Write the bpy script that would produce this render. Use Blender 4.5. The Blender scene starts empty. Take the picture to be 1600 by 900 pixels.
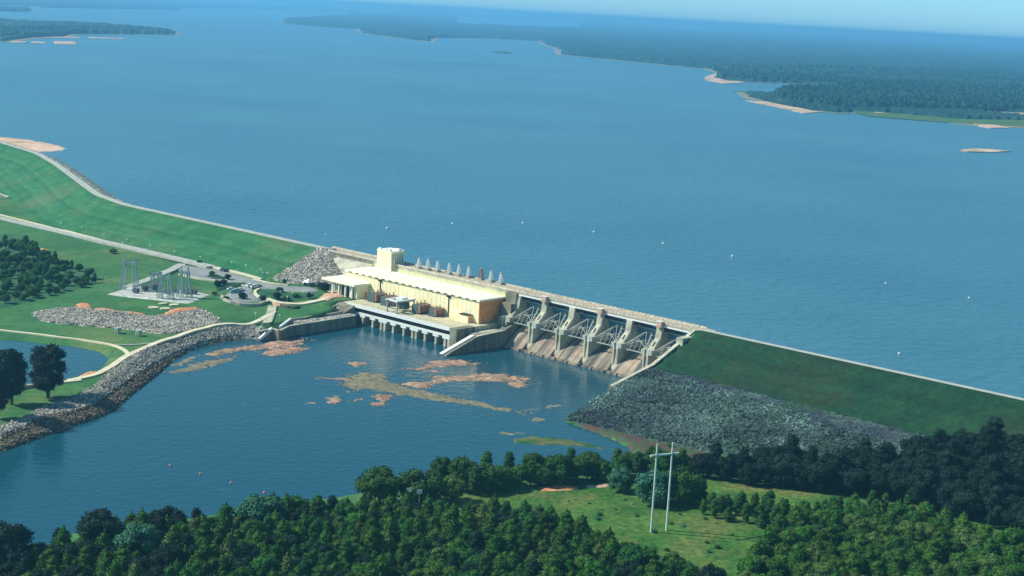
import bpy, bmesh, math, random
import numpy as np
from mathutils import Vector, Matrix, noise as mnoise
from mathutils.geometry import delaunay_2d_cdt

rnd = random.Random(7)
nr = np.random.RandomState(11)
scene = bpy.context.scene
col = scene.collection

# ------------------------------------------------------------------ camera
FPX = 2400.0
SLOPE = 0.055
CAM = np.array([0.0, 0.0, 158.0])
ROLL = math.atan(SLOPE)
_hy = 43.0 - SLOPE * 450
PITCH = math.atan((450 - _hy) * math.cos(ROLL) / FPX)
F = np.array([0, math.cos(PITCH), -math.sin(PITCH)])
R0 = np.array([1.0, 0, 0]); U0 = np.cross(R0, F)
R = R0 * math.cos(ROLL) + U0 * math.sin(ROLL)
U = U0 * math.cos(ROLL) - R0 * math.sin(ROLL)
cd = bpy.data.cameras.new('camera'); cam = bpy.data.objects.new('camera', cd); col.objects.link(cam)
cd.sensor_width = 36.0; cd.lens = FPX * 36.0 / 1600.0
cd.clip_start = 1.0; cd.clip_end = 200000.0
cam.matrix_world = Matrix(((R[0], U[0], -F[0], CAM[0]), (R[1], U[1], -F[1], CAM[1]), (R[2], U[2], -F[2], CAM[2]), (0, 0, 0, 1)))
scene.camera = cam

# ------------------------------------------------------------------ sky, sun, exposure
SUN_AZ = (-0.999, 0.03)           # horizontal direction towards the sun
SUN_EL = math.radians(42)
world = bpy.data.worlds.new('World'); scene.world = world; world.use_nodes = True
wn = world.node_tree; wn.nodes.clear()
sky = wn.nodes.new('ShaderNodeTexSky'); sky.sky_type = 'NISHITA'; sky.sun_disc = False
sky.sun_elevation = SUN_EL; sky.sun_rotation = math.atan2(SUN_AZ[0], SUN_AZ[1])
sky.altitude = 200; sky.air_density = 1.2; sky.dust_density = 0.6; sky.ozone_density = 3.0
mixc = wn.nodes.new('ShaderNodeMix'); mixc.data_type = 'RGBA'; mixc.blend_type = 'MULTIPLY'; mixc.inputs[0].default_value = 1.0
mixc.inputs[7].default_value = (0.50, 1.12, 1.75, 1)
bg = wn.nodes.new('ShaderNodeBackground'); bg.inputs['Strength'].default_value = 0.085
wo = wn.nodes.new('ShaderNodeOutputWorld')
tcw = wn.nodes.new('ShaderNodeTexCoord'); sxw = wn.nodes.new('ShaderNodeSeparateXYZ'); wn.links.new(tcw.outputs['Generated'], sxw.inputs[0])
mrw = wn.nodes.new('ShaderNodeMapRange'); mrw.inputs[1].default_value = 0.0; mrw.inputs[2].default_value = 0.16; wn.links.new(sxw.outputs[2], mrw.inputs[0])
tint = wn.nodes.new('ShaderNodeMix'); tint.data_type = 'RGBA'; tint.inputs[6].default_value = (0.70, 1.55, 2.85, 1); tint.inputs[7].default_value = (0.70, 1.08, 1.05, 1)
wn.links.new(mrw.outputs[0], tint.inputs[0]); wn.links.new(tint.outputs[2], mixc.inputs[7])
wn.links.new(sky.outputs[0], mixc.inputs[6]); wn.links.new(mixc.outputs[2], bg.inputs['Color']); wn.links.new(bg.outputs[0], wo.inputs[0])
sl = bpy.data.lights.new('sun', 'SUN'); sl.energy = 5.0; sl.angle = math.radians(0.5); sl.color = (1.0, 0.95, 0.82)
so = bpy.data.objects.new('sun', sl); col.objects.link(so)
sd = Vector((SUN_AZ[0] * math.cos(SUN_EL), SUN_AZ[1] * math.cos(SUN_EL), math.sin(SUN_EL)))
so.rotation_euler = sd.to_track_quat('Z', 'Y').to_euler(); so.location = (0, 0, 500)
scene.view_settings.view_transform = 'Standard'; scene.view_settings.look = 'None'
scene.view_settings.gamma = 1.0; scene.view_settings.use_curve_mapping = False
scene.view_settings.exposure = 0.22
scene.cycles.volume_bounces = 1
scene.cycles.max_bounces = 6
HAZE = 0.000105

# ------------------------------------------------------------------ survey helpers (pixel of the photo -> place on the ground)
def ray(px, py): return F + R * ((px - 800) / FPX) + U * ((450 - py) / FPX)
def un(px, py, z=0.0):
    r = ray(px, py); k = (z - CAM[2]) / r[2]; return CAM + r * k
CREST = 24.3; LAKE = 20.0
A = un(503, 387, CREST); B = un(1100, 517, CREST)
SV = B - A; SV /= np.linalg.norm(SV); TV = np.array([SV[1], -SV[0], 0.0])
if TV[1] > 0: TV = -TV
def st(p): d = np.asarray(p)[:2] - A[:2]; return float(d @ SV[:2]), float(d @ TV[:2])
def ws(s, t, z=0.0):
    p = A + SV * s + TV * t; return Vector((p[0], p[1], z))
AXANG = math.atan2(SV[1], SV[0])

# ------------------------------------------------------------------ materials
def mat(name, c1, c2=None, scale=0.3, rough=0.9, spec=0.2, bump=0.0, bscale=None, detail=6, c3=None, c3scale=0.03, rand=0.0, metallic=0.0,
        lohi=(0.4, 0.62), voro=None, band=None, fine=None, streak=None):
    m = bpy.data.materials.new(name); m.use_nodes = True
    nt = m.node_tree; N = nt.nodes; Lk = nt.links
    b = N['Principled BSDF']; b.inputs['Roughness'].default_value = rough; b.inputs['Metallic'].default_value = metallic
    b.inputs['Specular IOR Level'].default_value = spec
    tc = N.new('ShaderNodeTexCoord'); co = tc.outputs['Object']
    cur = None
    def rgb(c): return (c[0], c[1], c[2], 1)
    def mix(fac, a, bb, blend='MIX'):
        x = N.new('ShaderNodeMix'); x.data_type = 'RGBA'; x.blend_type = blend
        if isinstance(fac, float): x.inputs[0].default_value = fac
        else: Lk.new(fac, x.inputs[0])
        for i, v in ((6, a), (7, bb)):
            if isinstance(v, tuple): x.inputs[i].default_value = rgb(v)
            else: Lk.new(v, x.inputs[i])
        return x.outputs[2]
    def nz(sc, det, lo, hi):
        n = N.new('ShaderNodeTexNoise'); n.inputs['Scale'].default_value = sc; n.inputs['Detail'].default_value = det
        n.inputs['Roughness'].default_value = 0.62
        Lk.new(co, n.inputs['Vector'])
        r = N.new('ShaderNodeMapRange'); r.inputs[1].default_value = lo; r.inputs[2].default_value = hi
        Lk.new(n.outputs[0], r.inputs[0]); return r.outputs[0]
    if c2 is None: cur = c1
    else: cur = mix(nz(scale, detail, *lohi), c1, c2)
    if c3 is not None: cur = mix(nz(c3scale, 4, 0.5, 0.68), cur, c3)
    if voro:
        v = N.new('ShaderNodeTexVoronoi'); v.inputs['Scale'].default_value = voro[0]; Lk.new(co, v.inputs['Vector'])
        sp = N.new('ShaderNodeSeparateColor'); Lk.new(v.outputs['Color'], sp.inputs[0])
        r = N.new('ShaderNodeMapRange'); r.inputs[3].default_value = voro[1]; r.inputs[4].default_value = voro[2]; Lk.new(sp.outputs[0], r.inputs[0])
        cur = mix(1.0, cur, r.outputs[0], 'MULTIPLY')
    if fine:
        r = nz(fine[0], 5, 0.35, 0.65); q = N.new('ShaderNodeMapRange'); q.inputs[3].default_value = fine[1]; q.inputs[4].default_value = fine[2]; Lk.new(r, q.inputs[0])
        cur = mix(1.0, cur, q.outputs[0], 'MULTIPLY')
    if streak:
        mp = N.new('ShaderNodeMapping'); mp.inputs['Scale'].default_value = streak[0]; Lk.new(co, mp.inputs['Vector'])
        n = N.new('ShaderNodeTexNoise'); n.inputs['Scale'].default_value = 1.0; n.inputs['Detail'].default_value = 4; Lk.new(mp.outputs[0], n.inputs['Vector'])
        r = N.new('ShaderNodeMapRange'); r.inputs[1].default_value = 0.42; r.inputs[2].default_value = 0.6; Lk.new(n.outputs[0], r.inputs[0])
        cur = mix(r.outputs[0], cur, streak[1])
    if band:
        sx = N.new('ShaderNodeSeparateXYZ'); Lk.new(co, sx.inputs[0])
        nn = N.new('ShaderNodeTexNoise'); nn.inputs['Scale'].default_value = 0.012; Lk.new(co, nn.inputs['Vector'])
        ma = N.new('ShaderNodeMath'); ma.operation = 'MULTIPLY_ADD'; Lk.new(nn.outputs[0], ma.inputs[0]); ma.inputs[1].default_value = 4.0; Lk.new(sx.outputs['Z'], ma.inputs[2])
        cb = N.new('ShaderNodeCombineXYZ'); Lk.new(ma.outputs[0], cb.inputs[0])
        nb = N.new('ShaderNodeTexNoise'); nb.inputs['Scale'].default_value = band[0]; nb.inputs['Detail'].default_value = 3; Lk.new(cb.outputs[0], nb.inputs['Vector'])
        r = N.new('ShaderNodeMapRange'); r.inputs[1].default_value = 0.35; r.inputs[2].default_value = 0.65
        r.inputs[3].default_value = band[1]; r.inputs[4].default_value = band[2]; Lk.new(nb.outputs[0], r.inputs[0])
        cur = mix(1.0, cur, r.outputs[0], 'MULTIPLY')
    if rand:
        oi = N.new('ShaderNodeObjectInfo')
        r = N.new('ShaderNodeMapRange'); r.inputs[3].default_value = 1 - rand; r.inputs[4].default_value = 1 + rand; Lk.new(oi.outputs['Random'], r.inputs[0])
        cur = mix(1.0, cur, r.outputs[0], 'MULTIPLY')
        hs = N.new('ShaderNodeHueSaturation'); Lk.new(cur, hs.inputs['Color'])
        m1 = N.new('ShaderNodeMath'); m1.operation = 'MULTIPLY'; m1.inputs[1].default_value = 7.31; Lk.new(oi.outputs['Random'], m1.inputs[0])
        m2 = N.new('ShaderNodeMath'); m2.operation = 'FRACT'; Lk.new(m1.outputs[0], m2.inputs[0])
        r2 = N.new('ShaderNodeMapRange'); r2.inputs[3].default_value = 0.475; r2.inputs[4].default_value = 0.515; Lk.new(m2.outputs[0], r2.inputs[0]); Lk.new(r2.outputs[0], hs.inputs['Hue'])
        cur = hs.outputs[0]
    if isinstance(cur, tuple): b.inputs['Base Color'].default_value = rgb(cur)
    else: Lk.new(cur, b.inputs['Base Color'])
    if bump:
        n = N.new('ShaderNodeTexNoise'); n.inputs['Scale'].default_value = bscale or scale * 4; n.inputs['Detail'].default_value = 5; Lk.new(co, n.inputs['Vector'])
        bp = N.new('ShaderNodeBump'); bp.inputs['Strength'].default_value = 1.0; bp.inputs['Distance'].default_value = bump
        Lk.new(n.outputs[0], bp.inputs['Height']); Lk.new(bp.outputs[0], b.inputs['Normal'])
    return m

M = {}
M['grass'] = mat('grass_mown', (0.028, 0.125, 0.038), (0.055, 0.17, 0.05), 0.05, bump=0.25, bscale=0.5, c3=(0.12, 0.19, 0.06), c3scale=0.02, detail=9, fine=(0.35, 0.82, 1.15))
M['grass_bank'] = mat('grass_bank', (0.018, 0.125, 0.045), (0.036, 0.165, 0.06), 0.08, bump=0.25, bscale=0.4, band=(0.55, 0.78, 1.18), c3=(0.075, 0.155, 0.065), c3scale=0.015, fine=(0.3, 0.85, 1.12))
M['grass_dark'] = mat('grass_dark_and_shaded', (0.006, 0.042, 0.020), (0.011, 0.056, 0.022), 0.05, bump=0.3, bscale=0.3, c3=(0.022, 0.042, 0.015), c3scale=0.02, band=(0.3, 0.8, 1.15), fine=(0.4, 0.75, 1.25))  # shade over the right slope put into this green; planted islands share it
M['field'] = mat('field_grass', (0.03, 0.115, 0.018), (0.08, 0.165, 0.03), 0.06, bump=0.5, bscale=0.4, c3=(0.15, 0.16, 0.05), c3scale=0.045, detail=10, fine=(0.55, 0.6, 1.35))
M['grass_spit'] = mat('grass_spit', (0.02, 0.09, 0.03), (0.16, 0.15, 0.06), 0.12)
M['scrub'] = mat('scrub_ground', (0.022, 0.10, 0.045), (0.05, 0.15, 0.055), 0.06, bump=0.6, bscale=0.3, detail=9, fine=(0.5, 0.6, 1.3))
M['riprap'] = mat('riprap_grey', (0.16, 0.17, 0.155), (0.30, 0.29, 0.25), 0.3, bump=0.5, bscale=1.2, voro=(1.0, 0.35, 1.7), c3=(0.2, 0.25, 0.2), c3scale=0.05)
M['riprap_pale'] = mat('riprap_pale', (0.24, 0.23, 0.20), (0.40, 0.37, 0.32), 0.3, bump=0.5, bscale=1.2, voro=(1.0, 0.4, 1.7))
M['riprap_dark'] = mat('riprap_shade_toned', (0.030, 0.042, 0.058), (0.060, 0.105, 0.09), 0.035, bump=0.5, bscale=1.2, voro=(1.3, 0.3, 1.8), c3=(0.022, 0.06, 0.03), c3scale=0.05, lohi=(0.42, 0.56), detail=7)  # shade over the right slope put into the rock colour
M['mud'] = mat('mud_brown', (0.09, 0.07, 0.05), (0.16, 0.13, 0.09), 0.3, bump=0.4, bscale=1.2, voro=(1.2, 0.5, 1.6), c3=(0.11, 0.13, 0.08), c3scale=0.06)
M['redmud'] = mat('mud_dark_red', (0.09, 0.055, 0.045), (0.05, 0.09, 0.045), 0.08, bump=0.5, bscale=0.5)
M['clay'] = mat('red_clay', (0.55, 0.20, 0.09), (0.62, 0.36, 0.2), 0.4, bump=0.2)
M['sand'] = mat('sand', (0.70, 0.50, 0.36), (0.50, 0.30, 0.20), 0.03, bump=0.1, c3=(0.20, 0.22, 0.10), c3scale=0.02)
M['rock'] = mat('bedrock_pink', (0.44, 0.28, 0.19), (0.20, 0.15, 0.10), 0.25, bump=0.4, bscale=0.8, voro=(0.5, 0.7, 1.25), rand=0.12)
M['weed'] = mat('rock_weedy', (0.15, 0.16, 0.09), (0.24, 0.2, 0.14), 0.3, bump=0.3, bscale=0.9, voro=(0.6, 0.7, 1.3))
M['road'] = mat('road_pale', (0.36, 0.38, 0.35), (0.46, 0.47, 0.43), 0.2)
M['asphalt'] = mat('parking_asphalt', (0.22, 0.25, 0.25), (0.30, 0.32, 0.31), 0.1)
M['path'] = mat('path_cream', (0.62, 0.57, 0.40), (0.72, 0.66, 0.48), 0.3)
M['gravel'] = mat('yard_gravel', (0.55, 0.56, 0.5), (0.42, 0.45, 0.42), 0.3, voro=(0.6, 0.8, 1.2))
M['concrete'] = mat('concrete_pale', (0.54, 0.52, 0.40), (0.38, 0.38, 0.29), 0.12, c3=(0.30, 0.31, 0.27), c3scale=0.25, bump=0.05)
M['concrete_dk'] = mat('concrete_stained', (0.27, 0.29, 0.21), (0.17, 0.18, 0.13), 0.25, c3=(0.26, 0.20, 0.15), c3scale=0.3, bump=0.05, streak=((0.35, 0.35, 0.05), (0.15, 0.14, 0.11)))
M['ogee'] = mat('spillway_concrete', (0.44, 0.36, 0.26), (0.27, 0.23, 0.18), 0.2, c3=(0.36, 0.22, 0.17), c3scale=0.25, streak=((0.28, 0.012, 0.03), (0.09, 0.095, 0.085)))
M['deckroad'] = mat('crest_roadway', (0.50, 0.44, 0.34), (0.34, 0.29, 0.23), 0.5)
M['parapet'] = mat('parapet_beige', (0.66, 0.62, 0.48), (0.42, 0.38, 0.30), 0.7)
M['deckslab'] = mat('deck_cream_concrete', (0.62, 0.58, 0.38), (0.46, 0.43, 0.30), 0.4, fine=(1.2, 0.8, 1.15))
M['white'] = mat('white_paint', (0.8, 0.82, 0.8), (0.7, 0.74, 0.72), 0.8, rough=0.6)
M['cream'] = mat('cream_panel', (0.90, 0.80, 0.46), (0.93, 0.86, 0.60), 0.35, rough=0.7)
M['roof'] = mat('roof_white', (0.92, 0.90, 0.74), (0.88, 0.85, 0.60), 0.15, rough=0.7)
M['rooftrim'] = mat('roof_trim_yellow', (0.66, 0.64, 0.34), (0.5, 0.5, 0.34), 1.0)
M['brown'] = mat('brown_aggregate_panel', (0.92, 0.30, 0.06), (0.95, 0.48, 0.15), 1.2, voro=(1.4, 0.75, 1.2))
M['black'] = mat('black_metal', (0.015, 0.018, 0.015), rough=0.6)
M['dark'] = mat('dark_recess', (0.02, 0.03, 0.03), rough=0.6)  # near-black for shade in recesses and openings, also windows and doors
M['maroon'] = mat('dark_maroon_panel', (0.035, 0.022, 0.028), rough=0.7)
M['steelblue'] = mat('gate_steel_blue', (0.13, 0.30, 0.38), (0.08, 0.21, 0.28), 0.4, rough=0.6)
M['steelgrey'] = mat('galvanised_grey', (0.44, 0.47, 0.42), (0.34, 0.38, 0.35), 0.6, rough=0.6)
M['galv'] = mat('lattice_steel', (0.32, 0.43, 0.43), rough=0.6)
M['xfmr'] = mat('radiator_rust_brown', (0.36, 0.20, 0.13), (0.24, 0.15, 0.11), 0.5)
M['xfmr_d'] = mat('tank_blue_grey', (0.07, 0.11, 0.12), (0.10, 0.14, 0.15), 0.5)
M['porcelain'] = mat('bushing_tan', (0.5, 0.33, 0.12), rough=0.4)
M['bark'] = mat('bark', (0.10, 0.075, 0.055), (0.06, 0.05, 0.04), 2.0)
M['pole'] = mat('pole_pale_grey', (0.62, 0.70, 0.68), (0.5, 0.58, 0.56), 0.6)
M['tiles'] = mat('brick_paving', (0.5, 0.28, 0.18), (0.62, 0.42, 0.28), 0.8)
M['redpaint'] = mat('buoy_red', (0.7, 0.25, 0.18), rough=0.5)
M['carblue'] = mat('car_paint_teal', (0.15, 0.42, 0.5), rough=0.3, spec=0.5)
M['carwhite'] = mat('car_paint_white', (0.78, 0.8, 0.8), rough=0.3, spec=0.5)
M['glass'] = mat('dark_glass', (0.02, 0.03, 0.035), rough=0.1, spec=0.6)
M['leaf_pine'] = mat('foliage_pine', (0.022, 0.088, 0.009), (0.050, 0.140, 0.015), 0.5, rand=0.3, rough=0.8)
M['leaf_olive'] = mat('foliage_olive', (0.06, 0.12, 0.028), (0.09, 0.15, 0.035), 0.5, rand=0.25, rough=0.8)
M['leaf_green'] = mat('foliage_broadleaf', (0.015, 0.075, 0.012), (0.034, 0.115, 0.018), 0.4, rand=0.25, rough=0.8)
M['leaf_dark'] = mat('foliage_dark', (0.006, 0.022, 0.017), (0.011, 0.034, 0.022), 0.4, rand=0.3, rough=0.85)  # dark trees; shade over the right wood is put into this colour
M['leaf_teal'] = mat('foliage_bluegreen', (0.028, 0.12, 0.07), (0.05, 0.16, 0.095), 0.5, rand=0.15, rough=0.8)
M['canopy'] = mat('forest_canopy', (0.006, 0.042, 0.034), (0.014, 0.066, 0.048), 0.02, c3=(0.025, 0.08, 0.05), c3scale=0.004, bump=3.0, bscale=0.03)  # blue of distant haze partly put into the leaf colour

def water_mat(name, base, deep, bsc, bdist, rough):
    m = bpy.data.materials.new(name); m.use_nodes = True
    nt = m.node_tree; N = nt.nodes; Lk = nt.links; b = N['Principled BSDF']
    b.inputs['Roughness'].default_value = rough; b.inputs['IOR'].default_value = 1.33; b.inputs['Specular IOR Level'].default_value = 0.5
    tc = N.new('ShaderNodeTexCoord')
    n = N.new('ShaderNodeTexNoise'); n.inputs['Scale'].default_value = 0.0022; n.inputs['Detail'].default_value = 8; n.inputs['Roughness'].default_value = 0.65
    Lk.new(tc.outputs['Object'], n.inputs['Vector'])
    r = N.new('ShaderNodeMapRange'); r.inputs[1].default_value = 0.35; r.inputs[2].default_value = 0.65; Lk.new(n.outputs[0], r.inputs[0])
    x = N.new('ShaderNodeMix'); x.data_type = 'RGBA'; x.inputs[6].default_value = (*base, 1); x.inputs[7].default_value = (*deep, 1)
    Lk.new(r.outputs[0], x.inputs[0]); Lk.new(x.outputs[2], b.inputs['Base Color'])
    n2 = N.new('ShaderNodeTexNoise'); n2.inputs['Scale'].default_value = bsc; n2.inputs['Detail'].default_value = 4; Lk.new(tc.outputs['Object'], n2.inputs['Vector'])
    bp = N.new('ShaderNodeBump'); bp.inputs['Distance'].default_value = bdist; Lk.new(n2.outputs[0], bp.inputs['Height']); Lk.new(bp.outputs[0], b.inputs['Normal'])
    return m
M['lakewater'] = water_mat('reservoir_water', (0.032, 0.135, 0.205), (0.056, 0.188, 0.255), 0.16, 1.3, 0.3)
M['tailwater'] = water_mat('tailrace_water', (0.007, 0.062, 0.105), (0.010, 0.078, 0.110), 0.3, 0.2, 0.12)

# ------------------------------------------------------------------ mesh helpers
class MB:
    def __init__(self): self.v = []; self.f = []
    def box(self, x0, x1, y0, y1, z0, z1, fr=None):
        c = [(x, y, z) for z in (z0, z1) for y in (y0, y1) for x in (x0, x1)]
        n = len(self.v); self.v += [fr(*p) if fr else p for p in c]
        self.f += [tuple(n + i for i in q) for q in ((0, 2, 3, 1), (4, 5, 7, 6), (0, 1, 5, 4), (2, 6, 7, 3), (0, 4, 6, 2), (1, 3, 7, 5))]
    def prism(self, prof, a0, a1, fr):
        """profile points (p,q) extruded along the first argument a: fr(a,p,q)"""
        n = len(self.v); k = len(prof)
        for a in (a0, a1): self.v += [fr(a, p, q) for p, q in prof]
        for i in range(k):
            j = (i + 1) % k; self.f.append((n + i, n + j, n + k + j, n + k + i))
        self.f.append(tuple(n + i for i in reversed(range(k)))); self.f.append(tuple(n + k + i for i in range(k)))
    def bar(self, p, q, r, r2=None, sides=4):
        p = Vector(p); q = Vector(q); r2 = r if r2 is None else r2
        d = (q - p)
        if d.length < 1e-6: return
        d.normalize(); a = d.orthogonal() if abs(d.z) < 0.99 else Vector((1, 0, 0))
        if abs(d.z) < 0.99: a = d.cross(Vector((0, 0, 1)))
        a.normalize(); b = d.cross(a)
        n = len(self.v)
        for c, rr in ((p, r), (q, r2)):
            for i in range(sides):
                an = 2 * math.pi * (i + 0.5) / sides; self.v.append(tuple(c + (a * math.cos(an) + b * math.sin(an)) * rr))
        for i in range(sides):
            j = (i + 1) % sides; self.f.append((n + i, n + j, n + sides + j, n + sides + i))
        self.f.append(tuple(n + i for i in reversed(range(sides)))); self.f.append(tuple(n + sides + i for i in range(sides)))
    def ball(self, c, r, seg=8, rings=5, sz=1.0):
        n = len(self.v)
        for i in range(rings + 1):
            ph = math.pi * i / rings
            for j in range(seg):
                th = 2 * math.pi * j / seg
                self.v.append((c[0] + r * math.sin(ph) * math.cos(th), c[1] + r * math.sin(ph) * math.sin(th), c[2] + r * sz * math.cos(ph)))
        for i in range(rings):
            for j in range(seg):
                k = (j + 1) % seg
                self.f.append((n + i * seg + j, n + (i + 1) * seg + j, n + (i + 1) * seg + k, n + i * seg + k))
    def build(self, name, m, parent=None, smooth=False):
        me = bpy.data.meshes.new(name); me.from_pydata([tuple(v) for v in self.v], [], self.f)
        bm = bmesh.new(); bm.from_mesh(me); bmesh.ops.recalc_face_normals(bm, faces=bm.faces); bm.to_mesh(me); bm.free()
        me.materials.append(m)
        if smooth: me.polygons.foreach_set('use_smooth', [True] * len(me.polygons))
        o = bpy.data.objects.new(name, me); col.objects.link(o); o.parent = parent
        return o

def tag(o, label, cat, group=None, kind=None):
    o['label'] = label; o['category'] = cat
    if group: o['group'] = group
    if kind: o['kind'] = kind
    return o
def struct(o, kind='structure', label=None):
    o['kind'] = kind
    if label: o['label'] = label
    return o
def empty(name, loc, label=None, cat=None, group=None, rz=0.0, sc=1.0):
    o = bpy.data.objects.new(name, None); col.objects.link(o); o.location = loc; o.rotation_euler = (0, 0, rz)
    o.scale = (sc, sc, sc) if not isinstance(sc, tuple) else sc
    o.empty_display_size = 0.5
    if label: tag(o, label, cat, group)
    return o
KIDS = {}
def kids(o):
    return [c for c in bpy.data.objects if c.parent == o]
def copy_tree(o, klist, loc, rz, sc, label=None, group=None):
    c = o.copy(); col.objects.link(c); c.location = loc; c.rotation_euler = (0, 0, rz)
    c.scale = (sc, sc, sc) if not isinstance(sc, tuple) else sc
    if label: c['label'] = label
    if group: c['group'] = group
    for ch in klist:
        d = ch.copy(); col.objects.link(d); d.parent = c
    return c
def frST(s, t, z): return tuple(ws(s, t, z))
def loc_fr(base):  # local frame aligned with the dam axis, origin at base (s,t,z)
    return lambda s, t, z: (s * SV[0] + t * TV[0], s * SV[1] + t * TV[1], z)
LF = loc_fr(None)

# ------------------------------------------------------------------ terrain
def poly_px(pts, z): return np.array([un(x, y, z)[:2] for x, y in pts])
def inside(P, X, Y):
    ins = np.zeros(X.shape, bool); n = len(P)
    for i in range(n):
        x0, y0 = P[i]; x1, y1 = P[(i + 1) % n]
        c = ((y0 > Y) != (y1 > Y)) & (X < (x1 - x0) * (Y - y0) / (y1 - y0 + 1e-12) + x0)
        ins ^= c
    return ins
def dist_poly(P, X, Y, closed=True):
    d = np.full(X.shape, 1e12); n = len(P)
    for i in range(n if closed else n - 1):
        ax, ay = P[i]; bx, by = P[(i + 1) % n]
        vx, vy = bx - ax, by - ay; L2 = vx * vx + vy * vy + 1e-12
        k = np.clip(((X - ax) * vx + (Y - ay) * vy) / L2, 0, 1)
        d = np.minimum(d, (X - ax - k * vx) ** 2 + (Y - ay - k * vy) ** 2)
    return np.sqrt(d)
def vnoise(X, Y, f, seed=0):
    out = np.zeros(X.shape)
    rs = np.random.RandomState(seed)
    for o in range(3):
        ff = f * 2 ** o
        for k in range(4):
            a = rs.rand() * 6.28; ph = rs.rand() * 6.28; g = ff * (0.7 + 0.6 * rs.rand())
            out += np.sin((X * math.cos(a) + Y * math.sin(a)) * g * 6.28 + ph) / (2 ** o) / 4
    return out

shore_px = [(-70, 735), (0, 707), (30, 696), (57, 686), (90, 674), (120, 663), (156, 653), (180, 638), (204, 617), (228, 599), (249, 582), (270, 562), (300, 546),
            (345, 534), (390, 528), (404, 531)]
S1 = [tuple(un(x, y, 0)[:2]) for x, y in shore_px]
def s2(s, t): p = ws(s, t); return (p.x, p.y)
S2 = [s2(76, 97), s2(76, 52), s2(65, 46), s2(65, 2), s2(256, 2), s2(256, 56)]
S3 = [tuple(un(x, y, 0)[:2]) for x, y in [(900, 652), (880, 658), (905, 668), (940, 680), (962, 690), (980, 700), (990, 712), (980, 722), (955, 728), (700, 745), (600, 760), (551, 775), (500, 783), (442, 788),
                                          (300, 812), (180, 828), (105, 836), (70, 852), (45, 872), (10, 885), (-80, 900)]]
TAIL = np.array(S1 + S2 + S3)
POND = poly_px([(-80, 528), (0, 531), (30, 533), (90, 540), (126, 543), (156, 551), (168, 560), (159, 575), (144, 581), (120, 589), (99, 594), (60, 600), (20, 603), (-80, 612)], 3.0)
BEND = [(-191.8, 0), (-240, -11), (-319.6, -44.3), (-400, -78), (-480, -108), (-572, -126), (-700, -138), (-1100, -150), (-1800, -150)]
CL = np.array([s2(6, 0)] + [s2(*p) for p in BEND])
CR = np.array([s2(256.5, 0), s2(2600, 0)])
ctl = [(450, 445, 9.3), (400, 455, 9.2), (300, 425, 9.0), (520, 470, 9.3), (540, 450, 9.3), (620, 490, 9.0), (500, 445, 9.3), (350, 470, 8.8), (0, 341, 8.8), (140, 370, 8.8), (230, 395, 8.9), (100, 400, 8),
       (170, 460, 7.6), (240, 460, 7.6), (330, 462, 8.2), (50, 420, 6.5), (100, 450, 6.3), (0, 480, 5.5), (130, 478, 6.5), (300, 484, 6.8), (180, 515, 4.6), (60, 505, 5),
       (360, 506, 5), (400, 506, 5), (270, 530, 4.8), (201, 555, 4.5), (150, 587, 4), (93, 598, 3.9), (380, 495, 6.3), (480, 487, 6.6), (500, 480, 7.5), (440, 505, 5.0), (420, 505, 4.9), (30, 525, 4.2), (100, 533, 4.2),
       (100, 640, 2.6), (30, 650, 2.6), (0, 620, 3.2), (551, 790, 3), (440, 800, 3), (300, 850, 4), (600, 850, 6), (1000, 830, 6), (1100, 760, 4.5), (1300, 800, 6), (1500, 850, 7), (800, 780, 3.5), (870, 768, 3.5),
       (0, 900, 3), (300, 900, 6), (800, 900, 7), (1400, 750, 4.5), (1200, 725, 2), (1600, 720, 5), (1000, 715, 1.0), (1080, 715, 1.2), (1300, 712, 1.5), (900, 665, 0.6), (700, 760, 2.5), (1600, 950, 8), (400, 1000, 8)]
CTL = np.array([list(un(x, y, z)[:2]) + [z] for x, y, z in ctl] + [[-900, 1300, 9], [-900, 700, 6], [-600, 500, 5], [900, 400, 7], [1500, 0, 12], [0, -500, 10], [-1500, 800, 10]])
def H(X, Y):
    X = np.asarray(X, float); Y = np.asarray(Y, float)
    num = np.zeros(X.shape); den = np.zeros(X.shape)
    for cx, cy, cz in CTL:
        w = 1.0 / (((X - cx) ** 2 + (Y - cy) ** 2) + 60.0) ** 1.6
        num += w * cz; den += w
    p = num / den + 0.25 * vnoise(X, Y, 0.012, 3)
    s = (X - A[0]) * SV[0] + (Y - A[1]) * SV[1]; t = (X - A[0]) * TV[0] + (Y - A[1]) * TV[1]
    dl = dist_poly(CL, X, Y, False); dr = np.where(s > 256.5, np.abs(t), 1e3)
    zl = CREST - np.maximum(dl - 4.2, 0) / 2.3
    zr = np.where(dr < 32.5, CREST - np.maximum(dr - 4.2, 0) / 2.3, 12.0 - (dr - 32.5) / 5.4)
    # upstream side: which side of the crest line?
    up_left = inside(RESP, X, Y)
    p = np.where(up_left, np.where(s > -150, -6, 4.0), p)
    h = np.maximum(np.maximum(p, zl), zr)
    h = np.where((s > -60) & (s < 256.5) & (t < 3) & ~(zl > p), -6, h)
    d = np.minimum(dist_poly(np.array(S1), X, Y, False), dist_poly(np.array(S3), X, Y, False)); ins = inside(TAIL, X, Y)
    slope = 0.42
    carve = np.where(ins, -d * 0.5 - 0.4, d * slope + 0.15)
    hard = (s > 20) & (s < 262) & (t < 97) & ~((s < 78) & (t > 97))
    carve = np.where(ins & hard, -5, np.where(hard | ((s > 256.5) & (t < 96)), 99, carve))
    h = np.where(up_left, h, np.minimum(h, np.maximum(carve, -5)))
    dp = dist_poly(POND, X, Y); ip = inside(POND, X, Y)
    h = np.minimum(h, np.where(ip, 3.0 - dp * 0.3 - 0.3, 3.1 + dp * 0.25))
    return h
RESP = np.array([s2(*p) for p in [(2600, 0), (256, 0), (6, 0)] + BEND] + [s2(-1800, -3000), s2(2600, -3000)])
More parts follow.
